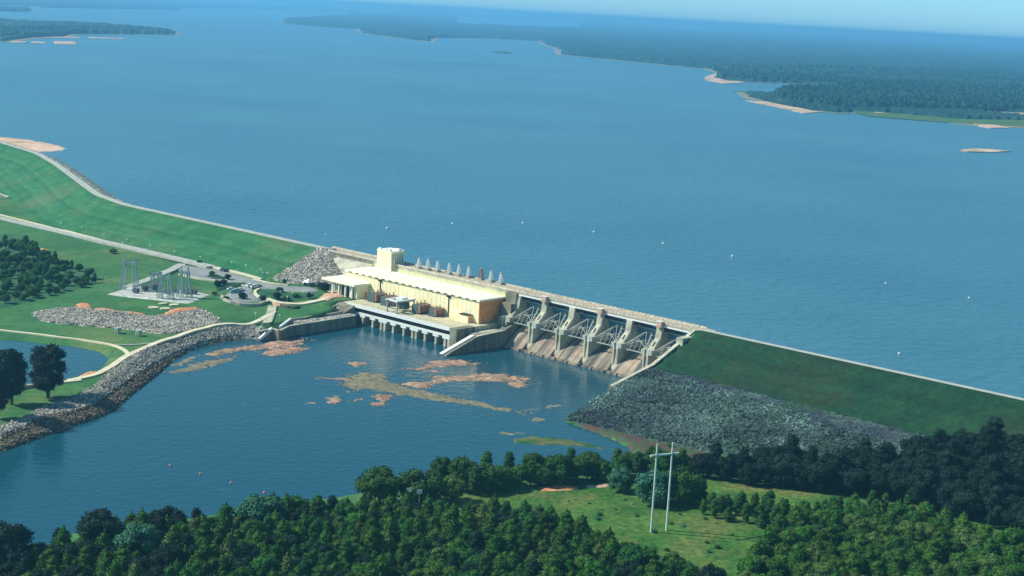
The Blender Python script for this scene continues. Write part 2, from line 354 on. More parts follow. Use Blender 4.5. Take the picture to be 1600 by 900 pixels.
def unH(px, py, z0=5.0):
    z = z0
    for _ in range(16):
        p = un(px, py, z); z += 0.6 * (float(H(np.array([p[0]]), np.array([p[1]]))[0]) - z)
    p = un(px, py, z); return np.array([p[0], p[1], z])
def h1(x, y): return float(H(np.array([x]), np.array([y]))[0])

def grid_axis(lo, hi, step, ext):
    a = list(np.arange(lo, hi + 0.01, step)); g = step; x = hi
    while x < ext[1]: g *= 1.35; x += g; a.append(x)
    g = step; x = lo
    while x > ext[0]: g *= 1.35; x -= g; a.insert(0, x)
    return np.array(a)
gx = grid_axis(-560, 480, 3.5, (-60000, 60000)); gy = grid_axis(300, 1330, 3.5, (-30000, 70000))
GX, GY = np.meshgrid(gx, gy)
GZ = H(GX, GY)
far = (np.hypot(GX, GY - 800) > 2500)
GZ = np.where(far & (GZ < 15) & inside(RESP * 1.0, GX, GY), 4.0, GZ)
GZ = np.where(far & (GY > 500), 4.0, GZ)
verts = np.stack([GX.ravel(), GY.ravel(), GZ.ravel()], 1)
nx, ny = len(gx), len(gy)
idx = np.arange(nx * ny).reshape(ny, nx)
faces = np.stack([idx[:-1, :-1].ravel(), idx[:-1, 1:].ravel(), idx[1:, 1:].ravel(), idx[1:, :-1].ravel()], 1)
me = bpy.data.meshes.new('ground'); me.from_pydata(verts.tolist(), [], faces.tolist()); me.materials.append(M['grass'])
me.polygons.foreach_set('use_smooth', [True] * len(me.polygons))
ground = bpy.data.objects.new('ground', me); col.objects.link(ground); struct(ground, label='gently sloping green grassland below the dam')

def densify(P, step, jit=0.0, seed=0):
    rs = np.random.RandomState(seed); out = []
    n = len(P)
    for i in range(n):
        a = np.array(P[i]); b = np.array(P[(i + 1) % n]); k = max(1, int(np.linalg.norm(b - a) / step))
        for j in range(k):
            q = a + (b - a) * j / k
            if jit: q = q + rs.randn(2) * jit
            out.append(q)
    return np.array(out)
def drape(name, P, m, off=0.3, step=4.0, jit=0.0, rough=0.0, zf=None, seed=1, edge_drop=0.6, kind='structure', label=None):
    """a sheet lying on the terrain, cut to the outline P (world xy)"""
    B_ = densify(P, step, jit, seed)
    x0, y0 = B_.min(0); x1, y1 = B_.max(0)
    X, Y = np.meshgrid(np.arange(x0, x1, step), np.arange(y0, y1, step))
    rs = np.random.RandomState(seed)
    X = X + rs.uniform(-.25, .25, X.shape) * step; Y = Y + rs.uniform(-.25, .25, Y.shape) * step
    k = inside(B_, X, Y) & (dist_poly(B_, X, Y) > step * 0.45)
    pts = [Vector((float(a), float(b))) for a, b in B_] + [Vector((float(a), float(b))) for a, b in zip(X[k], Y[k])]
    nb = len(B_)
    r = delaunay_2d_cdt(pts, [], [list(range(nb))], 1, 1e-4)
    vs = np.array([(v.x, v.y) for v in r[0]])
    z = (zf or H)(vs[:, 0], vs[:, 1]) + off
    if rough: z = z + rs.uniform(-rough, rough, len(z))
    orig = r[3]
    z = np.array([zz - edge_drop if any(o < nb for o in og) else zz for zz, og in zip(z, orig)]) if edge_drop else z
    mesh = bpy.data.meshes.new(name)
    mesh.from_pydata([(a, b, c) for (a, b), c in zip(vs, z)], [], [tuple(f) for f in r[2]]); mesh.materials.append(m)
    bm = bmesh.new(); bm.from_mesh(mesh)
    for f in bm.faces:
        if f.normal.z < 0: f.normal_flip()
    bm.to_mesh(mesh); bm.free()
    if not rough: mesh.polygons.foreach_set('use_smooth', [True] * len(mesh.polygons))
    o = bpy.data.objects.new(name, mesh); col.objects.link(o)
    if kind: o['kind'] = kind
    if label: o['label'] = label
    return o
def PX(pts, z0=5.0): return np.array([unH(x, y, z0)[:2] for x, y in pts])
def ribbon(name, pts, w, m, off=0.45, step=3.0, px=True, label=None, closed=False):
    P = PX(pts) if px else np.array(pts)
    Q = []
    for i in range(len(P) - 1):
        k = max(1, int(np.linalg.norm(P[i + 1] - P[i]) / step))
        for j in range(k): Q.append(P[i] + (P[i + 1] - P[i]) * j / k)
    Q.append(P[-1]); Q = np.array(Q)
    for _ in range(4): Q[1:-1] = (Q[:-2] + Q[2:] + 2 * Q[1:-1]) / 4
    T_ = np.gradient(Q, axis=0); T_ /= np.linalg.norm(T_, axis=1)[:, None]; Nn = np.stack([-T_[:, 1], T_[:, 0]], 1)
    Lp = Q + Nn * w / 2; Rp = Q - Nn * w / 2
    zz = np.maximum(np.maximum(H(Q[:, 0], Q[:, 1]), H(Lp[:, 0], Lp[:, 1])), H(Rp[:, 0], Rp[:, 1])) + off
    v = []; f = []
    for i in range(len(Q)):
        v += [(*Lp[i], zz[i] - 1.2), (*Lp[i], zz[i]), (*Rp[i], zz[i]), (*Rp[i], zz[i] - 1.2)]
        if i: b = 4 * i; f += [(b - 4, b - 3, b + 1, b), (b - 3, b - 2, b + 2, b + 1), (b - 2, b - 1, b + 3, b + 2)]
    n = len(v)
    f += [(0, 1, 2, 3), (n - 4, n - 3, n - 2, n - 1)]
    mb = MB(); mb.v = v; mb.f = f
    o = mb.build(name, m); struct(o, label=label); return o

# water ------------------------------------------------------------
wp = np.array([s2(-900, 400), s2(-900, 20), s2(70, 2), s2(256, 2), s2(700, 20), s2(700, 330)])
def flat(name, P, z, m, label):
    mb = MB(); mb.v = [(float(x), float(y), z) for x, y in P]; mb.f = [tuple(range(len(P)))]
    o = mb.build(name, m)
    if o.data.polygons[0].normal.z < 0: o.data.flip_normals()
    return struct(o, label=label)
tail_rect = np.array([(-420.0, 330.0), (260.0, 330.0), tuple(s2(300, 60)), tuple(s2(256.3, 56)), tuple(s2(256.3, 1)), tuple(s2(60, 1)), tuple(s2(60, 38)), tuple(un(500, 500, 3)[:2]), tuple(un(420, 508, 3)[:2]), tuple(un(300, 520, 3)[:2]), tuple(un(200, 570, 0)[:2]), tuple(un(150, 610, 0)[:2]), tuple(un(0, 670, 0)[:2]), (-420, 520)])
flat('tailwater', tail_rect, 0.0, M['tailwater'], 'dark blue tailwater pool below the dam')
flat('pond_water', poly_px([(-120, 515), (0, 522), (100, 532), (185, 545), (190, 572), (95, 610), (-120, 630)], 3.0), 3.0, M['tailwater'], 'small blue pond beside the riverside path')
resw = [s2(2600, 0), s2(256, 0), s2(256, -3.5), s2(2, -3.5), s2(2, 0)] + [s2(*p) for p in BEND] + [(-30000.0, 1500.0), (-60000.0, 20000.0), (-60000.0, 69000.0), (60000.0, 69000.0), (60000.0, 3000.0), (20000.0, -3000.0)]
flat('reservoir_water', resw, LAKE, M['lakewater'], 'broad blue reservoir behind the dam')

# ------------------------------------------------------------------ surfaces on the ground
def bank_poly(side):
    if side == 'L':
        inner = [s2(5, 2.8)] + [s2(p[0], p[1] + 2.8) for p in BEND[:7]]
        outer = [(-3, 40)] + [(-60, 40), (-130, 40), (-200, 41), (-262, 26), (-335, -2), (-410, -34), (-480, -62), (-572, -84), (-700, -96)]
        return np.array(inner + [s2(*p) for p in reversed(outer)])
    return np.array([s2(255.8, 2.5), s2(255.8, 34.5), s2(330, 35), s2(400, 35.5), s2(840, 36), s2(840, 2.5)])
drape('embankment_grass', bank_poly('L'), M['grass_bank'], 0.3, 4.0, edge_drop=0.2, label='mown green embankment slope left of the powerhouse')
drape('embankment_grass', bank_poly('R'), M['grass_dark'], 0.6, 3.0, edge_drop=0, label='shade-toned dark green embankment slope right of the spillway')
# stone end cone of the left embankment
ck = []
for a in np.linspace(-5, 100, 12):
    an = math.radians(a); ck.append((6 + 37 * math.sin(an), 37 * math.cos(an)))
drape('embankment_riprap', np.array([s2(2, 4)] + [s2(*p) for p in ck] + [s2(8, -1)]), M['riprap_pale'], 0.45, 1.6, 0.5, 0.35, label='pale stone facing at the end of the grass embankment')
# lower riprap of the right embankment
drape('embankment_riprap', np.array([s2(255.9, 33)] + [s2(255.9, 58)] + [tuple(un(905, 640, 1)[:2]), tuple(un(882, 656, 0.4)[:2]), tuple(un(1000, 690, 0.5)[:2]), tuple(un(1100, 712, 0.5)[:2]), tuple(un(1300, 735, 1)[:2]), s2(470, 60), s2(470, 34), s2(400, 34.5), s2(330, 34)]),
      M['riprap_dark'], 0.8, 2.0, 0.4, 0.15, label='shade-toned grey riprap slope right of the spillway')
# upstream riprap at the bend
ur = [(-186, -3.2)] + [(p[0], p[1] - 3.4) for p in BEND[1:7]]
uo = [(-186, -13)] + [(-236, -27), (-313, -60), (-394, -95), (-474, -125), (-570, -143), (-700, -156)]
drape('upstream_riprap', np.array([s2(*p) for p in ur] + [s2(*p) for p in reversed(uo)]), M['riprap'], 0.4, 3.0, 0.3, 0.3, label='grey riprap on the lake side of the embankment bend')
ribbon('crest_road', [s2(6, 0.3)] + [s2(p[0], p[1] + 0.3) for p in BEND[:7]], 5.0, M['road'], 0.35, 6, px=False, label='pale road along the left embankment crest')
ribbon('crest_road', [s2(258, 0.3), s2(900, 0.3)], 4.6, M['road'], 0.35, 8, px=False, label='pale road along the right embankment crest')

Z5 = lambda l: [(x / 3.334, 440 + y / 3.334) for x, y in l]
Z3 = lambda l: [(150 + x * 0.25, 370 + y * 0.25) for x, y in l]
Z6 = lambda l: [(160 + x * 0.125, 370 + y * 0.125) for x, y in l]
Z7 = lambda l: [(320 + x * 0.1375, 410 + y * 0.1375) for x, y in l]
# shoreline riprap and mud
drape('shore_riprap', PX(Z5([(300, 640), (420, 590), (500, 545), (560, 480), (640, 430), (700, 390), (790, 345), (900, 310), (1000, 275), (1100, 245), (1200, 232), (1330, 232), (1390, 250), (1370, 292), (1280, 288), (1150, 300), (1040, 332), (930, 377), (860, 408), (790, 449), (720, 500), (640, 552), (560, 604), (500, 652), (400, 688), (260, 705), (120, 775), (0, 825), (0, 760), (100, 720), (200, 670)])),
      M['riprap'], 1.0, 1.6, 0.5, 0.15, edge_drop=1.0, label='grey riprap bank along the tailwater shore')
drape('shore_mud', PX(Z5([(0, 812), (120, 762), (260, 692), (400, 678), (500, 642), (560, 592), (640, 542), (720, 492), (790, 442), (860, 402), (930, 372), (1040, 327), (1150, 294), (1280, 282), (1350, 290), (1340, 300), (1200, 312), (1060, 352), (960, 393), (890, 440), (810, 512), (710, 602), (620, 678), (530, 722), (410, 758), (310, 792), (200, 832), (110, 867), (0, 902)])),
      M['mud'], 0.7, 2.0, 0.4, 0.1, edge_drop=0.9, label='brown muddy strip between riprap and water')
drape('field_riprap', PX(Z5([(150, 165), (250, 145), (390, 135), (480, 148), (560, 150), (680, 165), (780, 180), (860, 180), (950, 160), (1040, 142), (1100, 165), (1160, 205), (1130, 225), (1060, 245), (1000, 258), (900, 275), (780, 270), (700, 255), (620, 245), (500, 238), (380, 228), (280, 218), (200, 205)])),
      M['riprap_pale'], 0.45, 1.8, 0.6, 0.15, label='band of pale riprap across the lawn below the switchyard')
clays = [([(390, 120), (430, 108), (470, 118), (475, 138), (420, 142)], 'red clay patch at the left end of the riprap band'),
         ([(470, 142), (530, 136), (620, 150), (760, 165), (755, 176), (620, 164), (500, 150)], 'red clay strip above the riprap band'),
         ([(795, 178), (850, 165), (900, 140), (960, 135), (1030, 125), (1035, 140), (930, 160), (860, 182), (800, 190)], 'red clay strip below the switchyard pads'),
         ([(400, 500), (440, 480), (500, 467), (510, 482), (460, 500), (410, 510)], 'red clay patch beside the pond outlet'),
         ([(620, 440), (655, 415), (680, 418), (660, 440), (600, 462)], 'small red clay patch beside the riverside path')]
for c, l in clays: drape('clay_patch', PX(Z5(c)), M['clay'], 0.5, 2.0, 0.3, 0.1, label=l)
drape('clay_patch', PX([(58, 381), (70, 386), (80, 393), (72, 396), (62, 390)]), M['clay'], 0.4, 2.5, 0.5, label='bare clay patch beside the scrub trees')
drape('clay_patch', PX([(838, 761), (870, 757), (905, 759), (905, 768), (870, 770), (845, 768)]), M['clay'], 0.4, 1.5, 0.3, 0.1, label='orange clay track in the near meadow')
drape('clay_patch', PX([(912, 758), (950, 754), (958, 760), (920, 765)]), M['sand'], 0.4, 1.5, 0.3, 0.1, label='short sandy end of the meadow track')
drape('scrub_ground', PX([(-40, 360), (40, 372), (75, 395), (120, 415), (158, 440), (120, 455), (60, 470), (0, 485), (-60, 495)]), M['scrub'], 0.3, 5, 1.0, label='rough dark ground under the scrub trees')
drape('meadow', PX([(430, 795), (560, 780), (700, 770), (820, 765), (960, 755), (1100, 740), (1250, 760), (1420, 765), (1620, 720), (1700, 1050), (-200, 1100), (0, 900), (100, 850), (300, 820)]), M['field'], 0.3, 6, 0.8, label='yellow green meadow around the H-frame pole')
drape('marsh_bank', PX([(864, 656), (886, 643), (960, 664), (1040, 690), (1100, 705), (1150, 720), (1080, 745), (1000, 730), (985, 712), (975, 698), (945, 684), (905, 672)]), M['redmud'], 0.55, 2.5, 0.6, 0.1, edge_drop=0.9, label='reddish green bank at the foot of the riprap')

road_m = ribbon('road', [(-20, 337), (0, 341), (60, 355), (180, 384), (285, 410), (330, 420)], 6.5, M['road'], 0.45, label='pale access road at the embankment toe')
ribbon('road', Z6([(1000, 345), (850, 425), (650, 510), (400, 600), (300, 640)]), 5.0, M['road'], 0.42, label='short road running down to the switchyard')
drape('parking_lot', PX(Z3([(500, 165), (560, 180), (660, 190), (780, 200), (860, 222), (1030, 272), (1120, 300), (1180, 306), (1390, 288), (1402, 345), (1300, 350), (1200, 347), (1100, 330), (985, 328), (990, 350), (1025, 378), (1060, 390), (1040, 408), (960, 420), (880, 420), (800, 402), (782, 375), (820, 350), (880, 335), (900, 310), (820, 290), (740, 280), (620, 268), (560, 258), (515, 235)])),
      M['asphalt'], 0.5, 3.0, edge_drop=0.9, label='grey parking lot beside the powerhouse')
for pts, l in [([(670, 255), (690, 240), (760, 240), (845, 262), (845, 272), (740, 272)], 'green grass island in the parking lot'),
               ([(870, 385), (905, 350), (940, 352), (972, 385), (905, 408)], 'round planted island at the end of the parking lot'),
               ([(745, 300), (790, 285), (950, 288), (945, 300), (860, 320), (800, 330), (760, 345)], 'hedge covered strip beside the parked cars')]:
    drape('grass_island', PX(Z3(pts)), M['grass_dark'], 0.75, 2.5, label=l)
drape('planting_bed', PX(Z3([(1000, 335), (1100, 340), (1200, 355), (1400, 352), (1440, 375), (1300, 395), (1180, 408), (1120, 400), (1070, 385), (1030, 375)])), M['scrub'], 0.6, 2.5, 0.2, label='dark green planting bed between parking and promenade')
drape('switchyard_pad', PX(Z6([(40, 722), (170, 680), (300, 628), (520, 622), (700, 655), (1000, 662), (1365, 722), (1230, 780), (1085, 842), (900, 828), (700, 800), (520, 782), (200, 745)])), M['gravel'], 0.45, 3.0, label='pale gravel switchyard pad')
ribbon('path', Z5([(300, 530), (400, 512), (500, 490), (590, 440), (670, 385), (780, 338), (900, 302), (1000, 266), (1100, 238), (1200, 226), (1330, 226), (1425, 238)]), 2.8, M['path'], 0.6, 2, label='cream path along the tailwater shore')
ribbon('path', Z5([(-60, 250), (0, 256), (150, 272), (300, 292), (420, 305), (500, 318), (600, 336), (650, 358), (672, 384)]), 1.7, M['path'], 0.5, 2, label='narrow cream path beside the pond')
ribbon('path', Z5([(600, 332), (700, 334), (790, 325)]), 1.1, M['road'], 0.5, 2, label='faint path joining the two cream paths')
ribbon('promenade', Z7([(700, 420), (770, 455), (900, 475), (1080, 490), (1220, 455), (1380, 430), (1480, 385), (1560, 375)]), 3.6, M['path'], 0.7, 2, label='bright cream promenade in front of the powerhouse entrance')
drape('terrace', PX(Z7([(690, 405), (760, 440), (780, 500), (870, 500), (860, 470), (760, 430)])), M['tiles'], 0.75, 1.5, label='brick paved landing at the head of the stairs')
drape('terrace', PX(Z7([(1280, 430), (1360, 360), (1450, 345), (1600, 365), (1620, 385), (1500, 405), (1400, 440)])), M['tiles'], 0.8, 1.5, label='brick paved forecourt of the powerhouse entrance')
ribbon('stairs', Z7([(770, 505), (750, 580), (730, 640), (705, 700)]), 4.2, M['concrete'], 0.6, 2, label='broad concrete stairway down the lawn')
ribbon('loop_drive', [(-12, 296), (0, 304), (12, 307), (10, 310), (-12, 309)], 2.2, M['road'], 0.5, 2, label='pale loop of drive at the left edge')

# sand spit, islands -------------------------------------------------
def mound(name, pts, z, hgt, m, step, off=0.0, jit=None, kind='structure', label=None, seed=1, broken=0, grow=1.0):
    P = np.array([un(x, y, z)[:2] for x, y in pts]); st_ = step; P = P.mean(0) + (P - P.mean(0)) * grow
    Pd = densify(P, st_, st_ * 0.25 if jit is None else jit, seed)
    def zf(X, Y):
        d = dist_poly(Pd, X, Y); w = st_ * 4
        br = 0 if not broken else broken * (0.5 * vnoise(X, Y, 0.045, seed + 7) + 0.5 * vnoise(X, Y, 0.13, seed + 9) - 0.12) * hgt
        return z + hgt * np.clip(d / w, 0, 1) * (0.75 + 0.35 * vnoise(X, Y, 0.25 / st_, seed)) + 0.02 + br
    return drape(name, P, m, off, st_, st_ * 0.25 if jit is None else jit, hgt * 0.12, zf, seed, 0.5, kind, label)
mound('sand_spit', [(-40, 208), (0, 213), (40, 217), (85, 224), (106, 231), (103, 236), (75, 237.5), (50, 239), (30, 240), (-30, 226)], LAKE, 1.2, M['sand'], 6, label='sandy spit reaching into the lake behind the embankment')
mound('grass_spit', [(792, 682), (830, 679), (880, 683), (915, 690), (955, 699), (948, 705), (900, 699), (850, 697), (800, 695)], 0, 0.9, M['grass_spit'], 2.5, label='green spit in the tailwater near the riprap foot')

# ------------------------------------------------------------------ large structures of the dam
def site(name, s0, t0, z0, label=None, cat=None, group=None):
    o = empty(name, ws(s0, t0, z0), label, cat, group, AXANG)
    fr = lambda s, t, z: (s - s0, -(t - t0), z - z0)
    return o, fr
def sbox(fr, *bs):
    mb = MB()
    for b in bs: mb.box(*b, fr)
    return mb
PR = lambda fr: (lambda a, p, q: fr(a, p, q))      # profile in (t,z) swept along s

# non overflow dam and intake
dam, fr = site('concrete_dam', 8, 0, 0, 'long pale concrete gravity dam wall carrying the crest road behind the powerhouse', 'dam')
mb = MB(); mb.prism([(-6, -6), (-6, 23.9), (3, 23.9), (3, 22), (6.5, 21.2), (16, 8), (16, -6)], 2, 46, PR(fr)); mb.build('wall_section', M['concrete'], dam)
mb = MB(); mb.prism([(-6, -6), (-6, 23.9), (3.2, 23.9), (3.2, -6)], 46.03, 144, PR(fr)); mb.build('intake_wall', M['concrete'], dam)
sbox(fr, (2, 152, -6.2, 3.4, 23.9, 24.3)).build('roadway', M['deckroad'], dam)
sbox(fr, (2, 152, -6.2, -5.9, 24.3, 25.0)).build('parapet', M['parapet'], dam)
sbox(fr, (2, 152, 3.1, 3.4, 24.3, 25.0)).build('parapet', M['parapet'], dam)
sbox(fr, (9, 46, 3.0, 3.12, 21.8, 23.7)).build('painted_shadow_strip', M['concrete_dk'], dam)  # thin dark strip stands in for the shadow below the roadway
sbox(fr, (47, 143.8, 3.2, 3.5, 20, 22.6)).build('cable_tray', M['rooftrim'], dam)
mb = MB()
for i in range(14): mb.box(50 + i * 7.2, 51 + i * 7.2, -9.5, -6.2, 8, 24.0, fr)
mb.build('intake_piers', M['concrete'], dam)
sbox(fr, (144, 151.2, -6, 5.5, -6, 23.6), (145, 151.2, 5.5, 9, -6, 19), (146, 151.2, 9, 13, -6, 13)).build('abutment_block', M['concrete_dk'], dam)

# powerhouse
ph, fr = site('powerhouse', 95, 13, 9.4, 'long cream powerhouse with flat white roof and brown end wall', 'powerhouse')
sbox(fr, (46, 142.6, 3.6, 22.4, 9.3, 20.2)).build('wall', M['cream'], ph)
sbox(fr, (142.6, 142.9, 3.7, 22.3, 9.5, 20.2)).build('end_wall', M['brown'], ph)['label'] = 'brown aggregate end wall facing the spillway'
rf = sbox(fr, (45.4, 143.5, 3.2, 23.0, 20.2, 21.0)).build('roof', M['roof'], ph)
mb = MB()
for i in range(4): mb.box(45.9 + i * 24.35, 45.9 + i * 24.35 + 23.9, 3.7, 22.6, 21.0, 21.12, fr)
mb.build('roof_membrane', M['roof'], rf)
mb = MB()
for i in range(19): mb.box(49 + i * 5, 51.4 + i * 5, 23.0, 23.12, 20.3, 20.7, fr)
mb.box(45.5, 143.4, 3.05, 3.2, 20.9, 21.25, fr)
mb.build('roof_scuppers', M['black'], rf)
mb = MB()
for i in range(24): mb.box(50 + i * 4, 52.2 + i * 4, 3.3, 3.75, 21.0, 21.3, fr)
mb.build('roof_vents', M['rooftrim'], rf)  # row of small vents along the rear roof edge
for s in (72.5, 122.0):
    d = sbox(fr, (s, s + .35, 22.4, 22.75, 9.6, 19.6)).build('downspout', M['black'], ph)
    sbox(fr, (s - .9, s + 1.25, 22.4, 23.1, 19.0, 19.9)).build('downspout_head', M['black'], d)
mb = MB()
for i in range(32): mb.box(47 + i * 3, 47.25 + i * 3, 22.4, 22.47, 9.7, 20.0, fr)
mb.build('panel_ribs', M['cream'], ph)
sh = sbox(fr, (133, 138.5, 22.4, 25.4, 9.3, 12.9)).build('door_shed', M['cream'], ph)
sbox(fr, (132.6, 138.9, 22.4, 25.8, 12.9, 13.2)).build('shed_roof', M['black'], sh)
sbox(fr, (138.5, 138.6, 23, 25, 9.3, 12.2)).build('door', M['brown'], sh)
en = sbox(fr, (52, 64.5, 22.6, 31, 9.3, 15.9)).build('entrance_block', M['cream'], ph)
sbox(fr, (45, 52, 22.6, 27, 9.4, 15.9)).build('lobby_glass', M['dark'], en)
mb = MB()
for i in range(3): mb.box(53 + i * 3.6, 55 + i * 3.6, 31, 31.12, 9.5, 15.0, fr)
mb.build('window', M['dark'], en)
sbox(fr, (64.5, 64.6, 24, 25.6, 9.6, 12.4)).build('door', M['brown'], en)
cp = sbox(fr, (39.5, 65.2, 14, 33.6, 15.9, 16.9)).build('canopy_roof', M['roof'], ph)
for s in (41.5, 46.5, 51.5, 56.5, 61.5):
    sbox(fr, (s, s + .8, 31.6, 32.4, 9.3, 15.9)).build('column', M['white'], ph)
for t in (20.0, 26.0):
    sbox(fr, (41.5, 42.3, t, t + .8, 9.3, 15.9)).build('column', M['white'], ph)

# elevator tower
tw, fr = site('elevator_tower', 57, 2, 21, 'square cream tower rising behind the left end of the powerhouse roof', 'tower')
sbox(fr, (51.5, 62.3, -3.4, 6.0, 20.5, 31.0)).build('wall', M['cream'], tw)
rr = sbox(fr, (51.3, 62.5, -3.6, 6.2, 31.0, 31.5)).build('roof', M['roof'], tw)
sbox(fr, (52, 54, 5, 5.8, 31.5, 32.4), (55.5, 58, 4.4, 5.8, 31.5, 32.1), (59, 61, 4.6, 5.9, 31.5, 32.5), (58, 61.5, -2, 0, 31.5, 32.3)).build('rooftop_vents', M['white'], rr)
mb = MB()
for i in range(5): mb.box(62.3, 62.42, -2.6 + i * 1.7, -1.6 + i * 1.7, 22, 30, fr)
mb.build('louvre_strips', M['steelgrey'], tw)

# tailrace deck
dk, fr = site('tailrace_deck', 110, 35, 0, 'concrete tailrace deck on paired piers in front of the powerhouse', 'deck')
sbox(fr, (40, 146.5, 3.3, 29.5, -5, 9.28), (70, 146.5, 29.5, 41.9, 8.4, 9.3), (66, 70, 29.5, 41.9, -5, 9.3)).build('slab', M['deckslab'], dk)
sbox(fr, (70, 143.2, 41.9, 42.4, 8.2, 9.9)).build('edge_curb', M['white'], dk)
sbox(fr, (70, 143.2, 40.3, 40.9, 5.9, 8.4)).build('recessed_fascia', M['dark'], dk)  # near-black colour carries the shade under the slab edge
mb = sbox(fr, (70, 143.2, 40.0, 41.6, 4.9, 5.9))
for i in range(10):
    s = 73.5 + i * 7.45; w = 1.9 if i % 3 else 2.9
    mb.box(s - w, s + w, 40.0, 41.55, 3.7, 4.9, fr)
mb.build('lower_beam', M['white'], dk)
for i in range(10):
    s = 73.5 + i * 7.45
    for ds in ((-1.3, 1.3) if i % 3 == 0 else (0,)):
        sbox(fr, (s + ds - .65, s + ds + .65, 33, 41.4, 0.6, 3.7), (s + ds - .7, s + ds + .7, 33, 41.5, -5, 0.6)).build('pier', M['concrete'], dk)
sbox(fr, (70, 143.2, 29.5, 30.2, -5, 8.4)).build('draft_tube_wall', M['dark'], dk)  # coloured near-black for the shade behind the piers
sbox(fr, (143.2, 147.6, 29.5, 42.2, -5, 9.6)).build('end_block', M['concrete_dk'], dk)
sbox(fr, (147.6, 151.5, 9, 34, -5, 7.2)).build('lower_berm', M['concrete'], dk)
mb = MB()
for i in range(30): mb.bar(fr(70.5 + i * 2.5, 42.15, 9.9), fr(70.5 + i * 2.5, 42.15, 10.9), .06)
mb.bar(fr(70.5, 42.15, 10.9), fr(143, 42.15, 10.9), .06); mb.build('handrail', M['steelgrey'], dk)

# training wall
tn, fr = site('training_wall', 153, 30, 0, 'concrete training wall with white sloping top between tailrace and spillway', 'wall')
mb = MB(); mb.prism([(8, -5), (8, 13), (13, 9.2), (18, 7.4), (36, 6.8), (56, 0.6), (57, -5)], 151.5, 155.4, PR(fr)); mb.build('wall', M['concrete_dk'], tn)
mb = MB(); mb.prism([(36, 6.85), (36, 7.25), (56.4, 1.0), (56.4, 0.6)], 151.2, 153.4, PR(fr)); mb.build('coping', M['white'], tn)
mb = MB(); mb.prism([(18, 7.42), (18, 7.8), (36, 7.2), (36, 6.82)], 153.6, 155.6, PR(fr)); mb.build('coping', M['concrete'], tn)

# basin wall left of the deck
bw = empty('retaining_wall', (0, 0, 0), 'long dark retaining wall with thin pale top on the left side of the tailrace', 'wall')
def wallseg(P, z0, z1, th, m, name, parent, zend=None):
    mb = MB(); n = len(P)
    for i in range(n - 1):
        a = Vector((*P[i], 0)); b = Vector((*P[i + 1], 0)); d = (b - a).normalized(); nn = Vector((-d.y, d.x, 0)) * th / 2
        za = z1 if not isinstance(z1, list) else z1[i]; zb = z1 if not isinstance(z1, list) else z1[i + 1]
        v = len(mb.v)
        for p, zz in ((a, za), (b, zb)):
            for q in (-nn, nn):
                mb.v += [tuple(p + q + Vector((0, 0, z0))), tuple(p + q + Vector((0, 0, zz)))]
        mb.f += [(v, v + 1, v + 3, v + 2), (v + 4, v + 6, v + 7, v + 5), (v, v + 4, v + 5, v + 1), (v + 2, v + 3, v + 7, v + 6), (v + 1, v + 5, v + 7, v + 3), (v, v + 2, v + 6, v + 4)]
    return mb.build(name, m, parent)
W1 = [un(405, 531, 0.8)[:2], un(425, 513.5, 5)[:2], un(437, 517, 5)[:2], un(450, 510, 5)[:2], ws(80.5, 46, 0)[:2], ws(70, 43, 0)[:2]]
wallseg(W1, -5, [0.9, 5, 5, 5, 5, 5], 1.0, M['concrete_dk'], 'wall', bw)
wallseg(W1, 4.95, [5.0, 5.3, 5.3, 5.3, 5.3, 5.3], 1.4, M['concrete'], 'coping', bw).location.z = 0.0
mb = MB(); a = un(405, 531, 0.8); b = un(425, 513.5, 5.3)
mb.bar((a[0], a[1], 1.0), (b[0], b[1], 5.35), .9); mb.build('sloping_coping', M['white'], bw)
st2 = drape('gravel_strip', np.array([tuple(un(p[0], p[1], 5.0)[:2]) for p in [(452, 508), (455, 500), (535, 488), (553, 487), (553, 494)]]), M['riprap_pale'], 0.0, 1.5, 0.1, 0.15, lambda X, Y: np.full(X.shape, 5.6), label='gravel strip behind the tailrace retaining wall')
up = empty('upper_wall', (0, 0, 0), 'low pale upper wall above the gravel strip left of the tailrace', 'wall')
wallseg([un(437, 511.5, 5)[:2], un(454, 499, 6.3)[:2], un(520, 490, 6.3)[:2], un(535, 487, 6.3)[:2]], 2, [5.5, 6.7, 6.7, 6.7], 0.6, M['concrete'], 'wall', up)
mb = MB(); a = un(437, 511.5, 5.5); b = un(454, 499, 6.7); mb.bar((a[0], a[1], 5.6), (b[0], b[1], 6.9), .7); mb.build('coping', M['white'], up)
ab, fr = site('wing_wall', 68, 44, 4, 'grey wing wall block at the left end of the tailrace deck', 'wall')
mb = MB(); mb.prism([(42.0, -3), (42.0, 9.2), (47, 6.8), (53, 5.0), (53, -3)], 66, 76, PR(fr)); mb.build('wall', M['concrete_dk'], ab)
mb = MB(); mb.prism([(42.0, 4), (42.0, 9.0), (56, 5.2), (56, 4)], 60, 66, PR(fr)); mb.build('stone_slope', M['riprap_pale'], ab)

